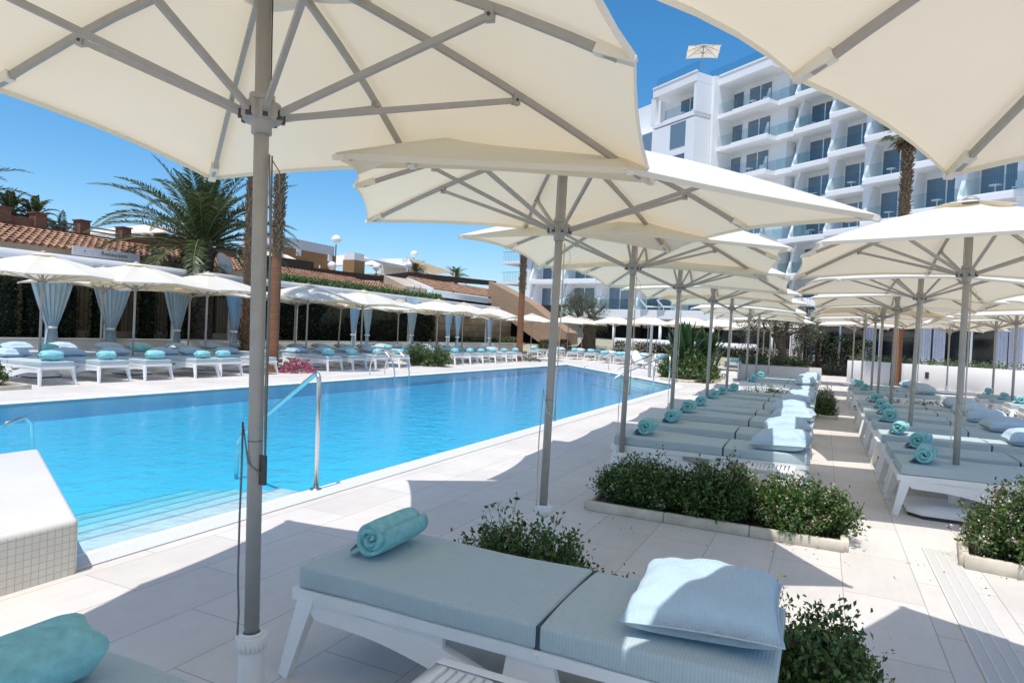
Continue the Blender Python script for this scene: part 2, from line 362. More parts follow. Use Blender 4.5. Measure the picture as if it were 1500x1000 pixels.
M['window'] = window_mat('curtained_window', (.145,.205,.265), (.185,.255,.32), .14)
M['dark_glass'] = window_mat('dark_shopfront_glass', (.012,.014,.016), (.03,.035,.04), 1.4)
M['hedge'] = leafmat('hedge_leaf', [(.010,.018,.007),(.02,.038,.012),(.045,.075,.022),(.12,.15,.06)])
M['ivy'] = leafmat('bright_ivy_leaf', [(.04,.09,.02),(.08,.16,.03),(.15,.24,.05)])
M['shrub'] = leafmat('abelia_leaf', [(.024,.052,.014),(.055,.115,.024),(.10,.19,.042),(.18,.27,.085)], .35)
M['bronze'] = leafmat('bronze_shoot', [(.16,.05,.03),(.22,.09,.05),(.10,.08,.03)])
M['blossom'] = leafmat('pale_pink_blossom', [(.80,.66,.62),(.82,.74,.70),(.62,.38,.34)], .7)
M['pink'] = leafmat('magenta_blossom', [(.42,.05,.14),(.55,.10,.22),(.62,.22,.34)], .7)
M['grass'] = leafmat('soft_green_groundcover', [(.06,.10,.03),(.10,.15,.05),(.16,.20,.09)])
M['olive'] = leafmat('olive_leaf', [(.07,.09,.055),(.12,.145,.09),(.20,.22,.16)])
M['purple'] = leafmat('dark_plum_leaf', [(.015,.01,.012),(.035,.02,.022),(.06,.045,.035)])
M['broad'] = leafmat('broad_banana_leaf', [(.025,.07,.02),(.05,.11,.03),(.08,.15,.045)], .35)
M['palm'] = leafmat('date_palm_leaf', [(.025,.042,.014),(.065,.095,.03),(.15,.18,.075)], .4)
M['palm_rib'] = mat('palm_rib', (.22,.20,.08), .6)
M['deadfrond'] = leafmat('dry_frond', [(.10,.065,.035),(.20,.13,.07),(.28,.20,.12)], .9)
M['orange_trunk'] = brickmat('ringed_palm_trunk', (.30,.125,.055), (.22,.085,.04), (.10,.05,.03), 9.0, .055, .006, 'YZ', var=.3, bump=.6)

M['hedgeflower'] = leafmat('mixed_flowering_leaf', [(.02,.03,.012),(.06,.04,.03),(.05,.08,.03),(.20,.16,.12),(.45,.38,.32)])
# ------------------------------------------------------------------ foliage
def leaf_mesh(name, P, D, size, wid=.45, fold=.25, mats=None, midx=None):
    """P: leaf bases, D: leaf directions (unit), size: array; one folded 4-vertex blade each"""
    n = len(P); P = np.asarray(P); D = np.asarray(D); size = np.broadcast_to(size, (n,))[:,None]
    up = RNG.normal(size=(n,3)); up[:,2] += .8
    R = np.cross(D, up); R /= np.linalg.norm(R, axis=1)[:,None]+1e-9
    U = np.cross(R, D)
    v = np.empty((n,4,3))
    v[:,0] = P; v[:,2] = P + D*size
    mid = P + D*size*.5 + U*size*fold*.35
    v[:,1] = mid + R*size*wid*.5; v[:,3] = mid - R*size*wid*.5
    return v.reshape(-1,3)
def leaf_obj(name, groups, mats, parent=None, loc=None, extra=None):
    """groups: list of (verts Nx3 (4 per leaf), material index); extra: MB for stems"""
    V = np.concatenate([g[0] for g in groups]); n = len(V)//4
    me = bpy.data.meshes.new(name)
    ev = np.array(extra.v) if extra and extra.v else np.zeros((0,3))
    allv = np.concatenate([V, ev]) if len(ev) else V
    lv = np.arange(len(V)); loops = [lv]; starts = [np.arange(n)*4]; tots = [np.full(n,4)]
    mi = [np.concatenate([np.full(len(g[0])//4, g[1]) for g in groups])]
    if len(ev):
        off = len(V); st = len(V); l2=[]; s2=[]; t2=[]
        for f in extra.f: l2 += [i+off for i in f]; s2.append(st); t2.append(len(f)); st += len(f)
        loops.append(np.array(l2)); starts.append(np.array(s2)); tots.append(np.array(t2)); mi.append(np.array(extra.m))
    loops = np.concatenate(loops); starts = np.concatenate(starts); tots = np.concatenate(tots); mi = np.concatenate(mi)
    me.vertices.add(len(allv)); me.vertices.foreach_set('co', allv.astype(np.float32).ravel())
    me.loops.add(len(loops)); me.loops.foreach_set('vertex_index', loops.astype(np.int32))
    me.polygons.add(len(starts)); me.polygons.foreach_set('loop_start', starts.astype(np.int32)); me.polygons.foreach_set('loop_total', tots.astype(np.int32))
    me.polygons.foreach_set('material_index', mi.astype(np.int32))
    me.update(calc_edges=True); me.validate()
    return ob(name, me, mats, parent, loc)
def unit(a): return a/(np.linalg.norm(a,axis=-1,keepdims=True)+1e-9)

def shrub(name, label, loc, rx, ry, h, twigs=130, per=34, leaf=.030, group=None, flowers=.02, flat=False, mats=None, bronze=.05, seed=0):
    """abelia-like bush: wiry twigs from the ground with paired leaves"""
    rng = np.random.default_rng(seed+11)
    t = thing(name, label, 'shrub', loc, 0, group)
    stems = MB(); P=[]; D=[]; kind=[]
    for i in range(twigs):
        a = rng.uniform(0,2*PI); rad = rng.uniform(0,1)**.5
        b0 = np.array([rx*.62*rad*math.cos(a), ry*.62*rad*math.sin(a), 0])
        el = rng.uniform(.15,1.35); hh = h*(.55+.5*rng.uniform())*math.sin(el)**.6*(1-.35*rad**3)
        tip = b0 + np.array([rx*.48*math.cos(a)*math.cos(el)*rng.uniform(.6,1.25), ry*.48*math.sin(a)*math.cos(el)*rng.uniform(.6,1.25), hh])
        if rng.uniform() < .12: tip[2] *= 1.15
        mid = (b0+tip)/2 + rng.normal(0,.03,3) + np.array([0,0,.08*h])
        ts = np.linspace(0,1,7)[:,None]
        pts = (1-ts)**2*b0 + 2*ts*(1-ts)*mid + ts**2*tip
        stems.tube(pts[::2], [.004,.003,.002,.0012], 3, 1, cap=False)
        u = np.sort(rng.uniform(.12,1,per))[:,None]
        base = (1-u)**2*b0 + 2*u*(1-u)*mid + u**2*tip
        tang = unit(2*(1-u)*(mid-b0)+2*u*(tip-mid))
        d = unit(tang*.5 + rng.normal(0,.75,(per,3)))
        base = base + rng.normal(0,.028,(per,3)) * np.array([1,1,.8])
        base[:,2] = np.maximum(base[:,2], .01)
        P.append(base+rng.normal(0,.012,base.shape)); D.append(d)
        k = np.zeros(per,int); 
        if rng.uniform() < .35: k[-4:] = np.where(rng.uniform(size=4)<bronze*8,1,0)
        kind.append(k)
    P=np.concatenate(P); D=np.concatenate(D); kind=np.concatenate(kind)
    sz = leaf*rng.uniform(.6,1.25,len(P))
    mats = mats or [M['shrub'],M['twig'],M['bronze'],M['blossom']]
    g = []
    for k, mi in ((0,0),(1,2)):
        sel = kind==k
        if sel.any(): g.append((leaf_mesh('',P[sel],D[sel],sz[sel],.5),mi))
    leaf_obj('foliage', g, mats, t, None, stems)
    if flowers:
        nf = int(len(P)*flowers); c = []
        nc = max(4, nf//9)
        r = unit(P*np.array([1/rx,1/ry,.7/h])); out = np.linalg.norm(P*np.array([1/rx,1/ry,.8/h]),axis=1)
        cand = np.argsort(-out)[:int(len(P)*.35)]
        cs = P[rng.choice(cand, nc)] + np.array([0,0,.01])
        fp = np.repeat(cs, 12, 0) + rng.normal(0,.020,(nc*12,3)); fd = unit(rng.normal(0,1,(nc*12,3))+np.array([0,0,.7]))
        leaf_obj('blossom', [(leaf_mesh('',fp,fd,.017*rng.uniform(.7,1.3,len(fp)),.8),0)], [M['blossom']], t)
    return t

def volume_leaves(n, sampler, leaf, rng, dirz=.3):
    P = sampler(n); D = unit(rng.normal(0,1,(n,3)) + np.array([0,0,dirz]))
    return leaf_mesh('', P, D, leaf*rng.uniform(.6,1.3,n), .5)

def frond(V, base, az, el, length, droop, nl, ll, rng, rib, w=.048):
    """one feather leaf: arching rib with two rows of narrow leaflets"""
    hd = np.array([math.cos(az), math.sin(az), 0]); pts=[]; p = np.array(base,float); e = el
    seg = 12
    for i in range(seg+1):
        pts.append(p.copy()); d = hd*math.cos(e)+np.array([0,0,math.sin(e)]); p = p + d*length/seg; e -= droop/seg*(.5+i/seg)
    rib.tube(pts[::2], [.03,.026,.02,.016,.012,.008,.004], 4, 1, cap=False)
    pts = np.array(pts); side = np.cross(hd,[0,0,1])
    u = np.linspace(.10,.99,nl); x = u*seg; i0 = np.minimum(x.astype(int),seg-1); f = (x-i0)[:,None]
    B = pts[i0]*(1-f)+pts[i0+1]*f; T = unit(pts[i0+1]-pts[i0])
    up = np.cross(side, T)
    for s in (-1,1):
        d = unit(T*.62 + side*s*(.85) + up*(.30) + rng.normal(0,.10,(nl,3)))
        L_ = ll*np.sin(np.clip(u*1.02,0,1)*PI*.86+.32)*rng.uniform(.85,1.15,nl)
        tip = B + d*L_[:,None] - np.array([0,0,1])*(L_*.12)[:,None]
        wv = np.cross(d, up); wv = unit(wv)*(w*.5)
        v = np.empty((nl,4,3)); v[:,0]=B; v[:,1]=B+d*L_[:,None]*.4+wv; v[:,2]=tip; v[:,3]=B+d*L_[:,None]*.4-wv
        V.append(v.reshape(-1,3))

def feather_palm(name, label, loc, trunk_h, trunk_r, nf, length, group=None, seed=1, ll=.42, nl=46, skirt=True):
    rng = np.random.default_rng(seed)
    t = thing(name, label, 'palm tree', loc, 0, group)
    tr = MB()
    n=26; rows=int(max(6,trunk_h/.11))
    def tf(u,v):
        z = v*trunk_h; k = int(round(u*n))%n
        r = trunk_r*(1.0+.18*math.exp(-z*2.5) + .22*math.exp(-((z-trunk_h)/.5)**2))
        r *= 1+.10*math.sin(k*3.7+round(v*rows)*2.4)+.05*math.sin(round(v*rows)*1.9)
        return (r*math.cos(2*PI*u), r*math.sin(2*PI*u), z)
    tr.grid(tf, n, rows, 0, False)
    # leaf-base boots around the trunk
    for j in range(rows):
        for k in range(11):
            a = 2*PI*(k/11 + (j%2)*.045) + .3*rng.normal(); z = (j+.3)/rows*trunk_h
            r = trunk_r*(1.0+.18*math.exp(-z*2.5)+ .22*math.exp(-((z-trunk_h)/.5)**2))
            p = np.array([r*.97*math.cos(a), r*.97*math.sin(a), z]); q = p + np.array([math.cos(a)*.07, math.sin(a)*.07, .10])
            tr.beam(p, q, .10, .04, 0, .06, .02)
    tr.build('trunk', M['bark'], t)
    V=[]; rib=MB()
    for i in range(nf):
        az = i*2.39996 + rng.normal(0,.12); q = i/nf
        el = 1.52 - 1.62*q + rng.normal(0,.10); dr = .95+.85*q + rng.normal(0,.25)
        frond(V, (math.cos(az)*.12, math.sin(az)*.12, trunk_h-.05+ .25*(1-q)), az, el, length*rng.uniform(.85,1.1)*(1 if q>.12 else .75), dr, nl, ll, rng, rib)
    leaf_obj('crown', [(np.concatenate(V),0)], [M['palm'],M['palm_rib']], t, None, rib)
    return t

def fan_palm(name, label, loc, h, r, clean, crown=True, seed=3, group=None, crown_r=1.3, skirt=1.2):
    """tall washingtonia: clean ringed orange trunk below, shaggy boots above, fan crown"""
    rng = np.random.default_rng(seed)
    t = thing(name, label, 'palm tree', loc, 0, group)
    a = MB(); n=18; rows=max(8,int(clean/.16))
    a.grid(lambda u,v:( (r*(1+.22*math.exp(-v*clean*1.6))*(1+.02*math.sin(round(v*rows)*1.7)))*math.cos(2*PI*u), (r*(1+.22*math.exp(-v*clean*1.6))*(1+.02*math.sin(round(v*rows)*1.7)))*math.sin(2*PI*u), v*clean), n, rows)
    tr = a.build('trunk', M['orange_trunk'], t)
    b = MB(); b.tube([(0,0,clean-.02),(0,0,h)], [r*.98,r*.82], 14)
    for j in range(int((h-clean)/.12)):
        for k in range(9):
            an = 2*PI*(k/9+(j%2)*.055)+rng.normal(0,.1); z = clean+j*.12
            p = np.array([r*.85*math.cos(an), r*.85*math.sin(an), z]); ex = rng.uniform(.05,.13)
            b.beam(p, p+np.array([math.cos(an)*ex, math.sin(an)*ex, rng.uniform(.03,.17)]), .10, .035, 0, .05, .015)
    b.build('leaf_base_boots', M['deadbark'], t)
    if crown:
        V=[]; rib=MB(); dead=[]
        for i in range(30):
            az=i*2.39996; q=i/30; el=1.3-1.7*q+rng.normal(0,.1); ln=crown_r*rng.uniform(.6,.8)
            hd=np.array([math.cos(az)*math.cos(el),math.sin(az)*math.cos(el),math.sin(el)]); base=np.array([0,0,h]); tip=base+hd*ln
            rib.tube([base,(base+tip)/2,tip],[.02,.015,.01],4,1,cap=False)
            side=np.cross(hd,[0,0,1.0]); side/=np.linalg.norm(side)+1e-9
            an=np.linspace(-1.25,1.25,20); d=unit(hd*np.cos(an)[:,None]+side*np.sin(an)[:,None]+rng.normal(0,.05,(20,3))); 
            Ls=crown_r*.55*rng.uniform(.8,1.1,20); nrm=np.cross(hd,side)
            wv=unit(np.cross(d,nrm))*.03
            v=np.empty((20,4,3)); v[:,0]=tip; v[:,1]=tip+d*(Ls*.5)[:,None]+wv; v[:,2]=tip+d*Ls[:,None]-np.array([0,0,.25])*Ls[:,None]; v[:,3]=tip+d*(Ls*.5)[:,None]-wv
            V.append(v.reshape(-1,3))
        if skirt:
            for i in range(60):
                az=rng.uniform(0,2*PI); z=h-rng.uniform(0,skirt); p=np.array([math.cos(az)*r,math.sin(az)*r,z])
                D=unit(np.array([math.cos(az)*.6,math.sin(az)*.6,-.9])+rng.normal(0,.25,(8,3)))
                dead.append(leaf_mesh('',np.repeat(p[None],8,0),D,rng.uniform(.25,.5,8),.12))
        g=[(np.concatenate(V),0)]
        if dead: g.append((np.concatenate(dead),2))
        leaf_obj('crown', g, [M['palm'],M['palm_rib'],M['deadfrond']], t, None, rib)
    return t
M['deadbark'] = mat('dry_leaf_base', (.20,.125,.075), .95, var=.45, scale=10, bump=.8)

# ------------------------------------------------------------------ parasol (square, 2.85 m side)
AP, RIMC, RIMM, RC, RM, HUB = 3.03, 2.44, 2.53, 2.09, 1.50, 2.37
def ribpt(k, t):
    """point on rib k (0..7; odd = corner) at t 0..1, slightly bowed"""
    R_, zr = (RC,RIMC) if k%2 else (RM,RIMM)
    a = k*PI/4; r = .06+(R_-.06)*t
    z = AP + (zr-AP)*t + .055*math.sin(PI*t)*(.7 if k%2 else .9)
    return Vector((r*math.cos(a), r*math.sin(a), z))
def canopy_mesh(seed, n=10):
    mb = MB(); rng = random.Random(seed)
    off = [rng.uniform(.014,.045) for _ in range(8)]; sg = [rng.uniform(.015,.04) for _ in range(8)]
    for k in range(8):
        def fn(u, v, k=k):
            t = .05 + .95*u; A = ribpt(k,t); B = ribpt((k+1)%8,t); p = A.lerp(B, v); s = 4*v*(1-v)
            c = 1 - off[k]*s*t**3
            return (p.x*c, p.y*c, p.z+.014 - sg[k]*s*math.sin(PI*min(1,t*.95)) + .012*s*t*math.sin(9*t+seed+k) + .018*s*t**4)
        mb.grid(fn, n, 6)
        # hem
        def hm(u, v, k=k):
            p = Vector(fn(1.0, v)); q = p.copy(); q.z -= .028*u; q.x *= 1-.006*u; q.y *= 1-.006*u
            return q
        mb.grid(hm, 1, 6, 0)
    # pockets holding the rib ends
    for k in range(8):
        a = ribpt(k,.90); b = ribpt(k,1.0); a.z -= .019; b.z -= .010
        mb.beam(a, b, .050 if k%2 else .042, .046, 1, .044, .026)
    return mb.mesh('canopy')
def vent_mesh():
    mb = MB()
    def fn(u, v):
        k = int(v*8)%8; t = .01+.165*u; p = ribpt(k, t); return (p.x, p.y, p.z+.05-.0*u - .012*math.cos(v*8*PI)*0)
    mb.grid(fn, 4, 8)
    return mb.mesh('vent')
def rib_mb(k):
    mb = MB()
    for i in range(6): mb.beam(ribpt(k,i/6)-Vector((0,0,.022)), ribpt(k,min(.955,(i+1)/6))-Vector((0,0,.022)), .022, .032)
    return mb
HT = .55
def strut_mb(k):
    mb = MB(); a = k*PI/4; p = Vector((.085*math.cos(a), .085*math.sin(a), HUB)); q = ribpt(k, HT if k%2 else .62)-Vector((0,0,.055))
    mb.beam(p, q, .019, .026)
    d = (q-p).normalized()
    mb.beam(q-Vector((0,0,.022)), q+Vector((0,0,.035)), .030, .036, 1, up=(math.cos(a),math.sin(a),0))
    for s in (-1,1):
        e = Vector((-math.sin(a),math.cos(a),0))*.016*s
        mb.tube([q+e*.9, q+e*1.3], .007, 8, 2)
    return mb
def runner_mb():
    mb = MB(); mb.lathe([(.029,HUB-.085),(.040,HUB-.083),(.040,HUB-.05),(.050,HUB-.042),(.052,HUB-.03)], 20)
    prof = []
    n = 64; top=[]; 
    for z, sc in ((HUB-.035,.86),(HUB-.02,1),(HUB+.03,1),(HUB+.04,.85)):
        prof.append([( (.064+.020*abs(math.cos(4*2*PI*i/n))**.6)*sc*math.cos(2*PI*i/n), (.064+.020*abs(math.cos(4*2*PI*i/n))**.6)*sc*math.sin(2*PI*i/n), z) for i in range(n)])
    vs=[p for r in prof for p in r]; fs=[(i*n+k,i*n+(k+1)%n,(i+1)*n+(k+1)%n,(i+1)*n+k) for i in range(3) for k in range(n)]
    fs += [tuple(range(n))[::-1], tuple(range(3*n,4*n))]
    mb.add(vs, fs, 0, True)
    mb.lathe([(.034,HUB+.04),(.05,HUB+.04),(.05,HUB+.075),(.034,HUB+.08)], 20)
    for k in range(8):
        a=k*PI/4; c=Vector((.077*math.cos(a),.077*math.sin(a),HUB)); mb.box(-.012,.014,-.010,.010,-.03,.005,1, Matrix.Translation(c)@Matrix.Rotation(a,4,'Z'))
    return mb
def base_mb():
    mb = MB()
    pl = [(-.42,-.24),(-.30,-.36),(.30,-.36),(.42,-.24),(.42,.24),(.30,.36),(-.30,.36),(-.42,.24)]
    mb.vprism([(x*.97,y*.97) for x,y in pl], .0, .035, 1)
    b0 = [(x,y,.035) for x,y in pl]; b1 = [(x,y,.075) for x,y in pl]; b2 = [(x*.55,y*.55,.115) for x,y in pl]
    n=8; vs=b0+b1+b2; fs=[(i,(i+1)%n,n+(i+1)%n,n+i) for i in range(n)]+[(n+i,n+(i+1)%n,2*n+(i+1)%n,2*n+i) for i in range(n)]+[tuple(range(2*n,3*n)),tuple(range(n))[::-1]]
    mb.add(vs,fs,0)
    return mb
def sleeve_mb():
    mb = MB(); mb.lathe([(.052,.0),(.052,.10),(.050,.22),(.049,.255)],24)
    n=30
    for (z0,z1,r) in ((.255,.262,.054),(.262,.315,.060),(.315,.325,.050)):
        mb.lathe([(.049,z0),(r,z0),(r,z1),(.034,z1)], n)
    for k in range(22):
        a=2*PI*k/22; mb.beam((.0605*math.cos(a),.0605*math.sin(a),.266),(.0605*math.cos(a),.0605*math.sin(a),.311),.006,.004,0,up=(math.cos(a),math.sin(a),0))
    return mb
def pole_mb():
    mb = MB(); mb.tube([(0,0,.28),(0,0,1.1),(0,0,AP-.03)], .0295, 20)
    mb.lathe([(.0295,1.105),(.0302,1.105),(.0302,1.108),(.0295,1.108)],20,1)
    mb.tube([(.036,.006,HUB),(.036,.006,AP-.1)],.003,5,1); mb.tube([(-.03,.02,HUB),(-.03,.02,AP-.1)],.003,5,1)
    return mb
def finial_mb():
    mb = MB(); mb.lathe([(.0,AP+.015),(.07,AP+.02),(.075,AP+.06),(.05,AP+.085),(.02,AP+.10),(.0,AP+.10)],20); return mb
def cord_mb(seed):
    r = random.Random(seed); mb = MB()
    pts=[(.045,0,HUB-.1),(.05,.01,1.9),(.048,.0,1.3),(.055,.0,.95)]
    mb.tube(pts,.004,5); mb.tube([(.04,.02,HUB-.1),(.043,.02,1.7),(.045,.01,.98)],.0035,5)
    loop=[(.045,.0,.97),(.0,-.036,1.02),(-.04,-.03,1.18),(-.052,-.02,1.0),(-.058,-.02,.8),(-.05,-.03,.55),(-.042,-.03,.40),(-.048,-.03,.30),(-.036,-.035,.42)]
    mb.tube(loop,.0045,5)
    mb.tube([(.05,.01,HUB-.12),(.09,.01,HUB-.17),(.095,.01,HUB-.24),(.05,.01,HUB-.27)],.0025,5)
    mb.beam((.045,0,.93),(.045,0,1.05),.012,.03,1) if seed==1 else None
    return mb
CAN = [canopy_mesh(s) for s in (1,2,3)]
for me in CAN:
    me.materials.append(M['canopy']); me.materials.append(M['pocket'])
VENT = vent_mesh(); VENT.materials.append(M['canopy'])
_cache = {}
def shared(key, fn, mats):
    if key not in _cache:
        me = fn().mesh(key)
        for m in (mats if isinstance(mats,list) else [mats]): me.materials.append(m)
        _cache[key] = me
    return _cache[key]
def put(name, me, parent): 
    o = bpy.data.objects.new(name, me); COL.objects.link(o); o.parent = parent; return o
def parasol(label, loc, corner_deg, group, lean=(0,0), tilt=(0,0), seed=0, cord=None, name='parasol', full=True, plate=True, dz=0, zs=1):
    rz = math.radians(corner_deg-45)
    t = thing(name, label, 'parasol', loc, 0, group)
    Z3 = Matrix.Rotation(rz,3,'Z')
    t.rotation_euler = (Euler((lean[0],lean[1],0)).to_matrix() @ Z3).to_euler()
    # the canopy head may sit a little askew on its pole
    Rt = (Z3.inverted() @ Euler((tilt[0],tilt[1],0)).to_matrix() @ Z3).to_4x4(); h = Vector((0,0,HUB)); Mt = Matrix.Translation(h+Vector((0,0,dz)))@Rt@Matrix.Translation(-h); t.scale=(1,1,zs)
    if plate:
        bs = put('base', shared('base', base_mb, [M['plastic'],M['dark_metal']]), t); bs.rotation_euler = (0,0,-rz)
    put('sleeve', shared('sleeve', sleeve_mb, M['plastic']), bs if plate else t)
    put('pole', shared('pole', pole_mb, [M['grey_metal'],M['dark_metal']]), t)
    if full: put('runner', shared('runner', runner_mb, [M['grey_metal'],M['dark_metal']]), t).location=(0,0,dz)
    c = put('canopy', CAN[seed%3], t); c.matrix_basis = Mt
    put('vent', VENT, c); put('finial', shared('finial', finial_mb, M['grey_metal']), c)
    if full:
        for k in range(8):
            r = put('rib', shared('rib%d'%k, lambda: rib_mb(k), M['grey_metal']), t); r.matrix_basis = Mt
            put('strut', shared('strut%d'%k, lambda: strut_mb(k), [M['grey_metal'],M['grey_metal'],M['dark_metal']]), r)
        if cord is not None: 
            o = put('cord', shared('cord%d'%cord, lambda: cord_mb(1+cord), [M['rope'] if cord==0 else M['rope_pale'],M['dark_metal']]), t); o.rotation_euler=(0,0,-rz)
    else:
        def fr():
            mb = MB()
            for k in range(8):
                mb.beam(ribpt(k,0)-Vector((0,0,.022)), ribpt(k,.5)-Vector((0,0,.022)), .022,.032); mb.beam(ribpt(k,.5)-Vector((0,0,.022)), ribpt(k,1)-Vector((0,0,.022)), .022,.032)
                a=k*PI/4; mb.beam((.085*math.cos(a),.085*math.sin(a),HUB), ribpt(k,.58)-Vector((0,0,.05)), .02,.026)
            mb.lathe([(.034,HUB-.12),(.055,HUB-.12),(.055,HUB-.04),(.095,HUB-.03),(.095,HUB+.03),(.05,HUB+.07),(.034,HUB+.07)],16)
            return mb
        f = put('frame', shared('frame', fr, M['grey_metal']), t); f.matrix_basis = Mt
    return t

# ------------------------------------------------------------------ sun lounger (foot at origin, head at +x)
def arc(pts, n=24):
    """smooth curve through points (Catmull-Rom)"""
    out=[]; P=[Vector((p[0],0,p[1])) for p in pts]; P=[P[0]*2-P[1]]+P+[P[-1]*2-P[-2]]
    for i in range(1,len(P)-2):
        for k in range(n//(len(P)-3)+1):
            t=k/(n//(len(P)-3)+1); a,b,c,d=P[i-1:i+3]
            out.append(.5*((2*b)+(c-a)*t+(2*a-5*b+4*c-d)*t*t+(3*b-a-3*c+d)*t**3))
    out.append(P[-2]); return out
def strip_side(mb, top, bot, y0, y1, mi=0):
    """band between two curves (same count), extruded in y"""
    n=len(top); vs=[]
    for y in (y0,y1):
        vs += [(p.x,y,p.z) for p in top] + [(p.x,y,p.z) for p in bot]
    fs=[]
    for i in range(n-1):
        fs += [(i,i+1,n+i+1,n+i),(2*n+i,3*n+i,3*n+i+1,2*n+i+1),(i,2*n+i,2*n+i+1,i+1),(n+i,n+i+1,3*n+i+1,3*n+i)]
    fs += [(0,n,3*n,2*n),(n-1,3*n-1,4*n-1,2*n-1)]
    mb.add(vs,fs,mi)
def frame_mb():
    mb=MB()
    for s in (-1,1):
        ya,yb = (s*.305,s*.345) if s>0 else (s*.345,s*.305)
        # top rail, its end flares out a little over the leg
        strip_side(mb, arc([(-.03,.395),(.6,.400),(1.17,.400),(2.0,.405)]), arc([(-.03,.340),(.6,.352),(1.17,.356),(2.0,.362)]), ya-.006, yb+.006)
        # sweeping lower band
        strip_side(mb, arc([(.03,.350),(.42,.338),(.78,.300),(1.12,.205),(1.40,.200),(1.66,.262),(1.93,.365)]), arc([(.10,.270),(.44,.255),(.80,.190),(1.12,.115),(1.42,.105),(1.70,.180),(2.0,.300)]), ya, yb)
        # filled panel towards the foot, web under the hinge
        strip_side(mb, arc([(.0,.352),(.4,.352),(.76,.354)]), arc([(.05,.335),(.42,.315),(.76,.285)]), ya+.008, yb-.008)
        strip_side(mb, arc([(1.05,.36),(1.12,.36),(1.24,.36)]), arc([(1.02,.18),(1.12,.16),(1.30,.15)]), ya+.004, yb-.004)
        mb.tube([(1.17,s*.352,.385),(1.17,s*.362,.385)],.012,10)
    for x in (.03,.40,.78,1.15,1.55,1.96): mb.box(x-.03,x+.03,-.306,.306,.350,.388)
    mb.box(1.36,1.44,-.306,.306,.115,.165); 
    for k in range(6): mb.box(.1,1.94,-.27+k*.1,-.21+k*.1,.386,.398)
    mb.prism([(-.04,.395),(.03,.395),(.03,.33),(-.02,.345)],-.306,.306)
    return mb
def leg_mb(front, s):
    mb=MB()
    y=s*.325
    if front: mb.beam((.055,y,.375),(-.035,y+s*.045,.0),.052,.088,0,.038,.052,up=(1,0,0))
    else: mb.beam((1.86,y,.375),(1.985,y+s*.02,.0),.055,.085,0,.042,.055,up=(1,0,0))
    return mb
def cushion(x0,x1,w,z0,z1,seed):
    """flat box cushion with rounded piping edges and a soft top"""
    bm=bmesh.new(); bmesh.ops.create_cube(bm,size=1)
    for v in bm.verts: v.co=Vector((x0+(x1-x0)*(v.co.x+.5), w*v.co.y, z0+(z1-z0)*(v.co.z+.5)))
    bmesh.ops.subdivide_edges(bm,edges=[e for e in bm.edges if abs((e.verts[0].co-e.verts[1].co).x)>.1],cuts=9,use_grid_fill=True)
    bmesh.ops.subdivide_edges(bm,edges=[e for e in bm.edges if abs((e.verts[0].co-e.verts[1].co).y)>.1],cuts=5,use_grid_fill=True)
    ed=[e for e in bm.edges if len(e.link_faces)==2 and e.calc_face_angle(0)>.5]
    bmesh.ops.bevel(bm,geom=ed,offset=.016,segments=3,affect='EDGES',profile=.6)
    r=random.Random(seed); ph=[r.uniform(0,6) for _ in range(4)]
    for v in bm.verts:
        if v.co.z>(z0+z1)/2: v.co.z += .006*math.sin(v.co.x*5+ph[0])*math.sin(v.co.y*7+ph[1])-.006*(abs(v.co.y)/(w/2))**4
        v.co.y += .004*math.sin(v.co.x*9+ph[2])
    for f in bm.faces: f.smooth=True
    me=bpy.data.meshes.new('cushion'); bm.to_mesh(me); bm.free(); return me
MATT=[]
for sd in (1,2):
    a=cushion(-.0,1.165,.69,.400,.502,sd); b=cushion(1.18,2.01,.69,.402,.504,sd+5)
    for me in (a,b): me.materials.append(M['mattress'])
    MATT.append((a,b))
def seam_mb():
    mb=MB(); mb.box(1.158,1.187,-.335,.335,.40,.488); return mb
def lounger(label, loc, rz, group, seed=0, simple=False):
    t=thing('sun_lounger', label, 'sun lounger', loc, rz, group)
    put('frame', shared('lframe', frame_mb, M['plastic']), t)
    for fr in (True,False):
        for s in (-1,1): put('leg', shared('leg%s%d'%(fr,s), lambda: leg_mb(fr,s), M['plastic']), t)
    a,b=MATT[seed%2]
    m=put('mattress', a, t); put('hinge_seam', shared('seam', seam_mb, M['seam']), m)
    put('back_mattress', b, t)
    return t

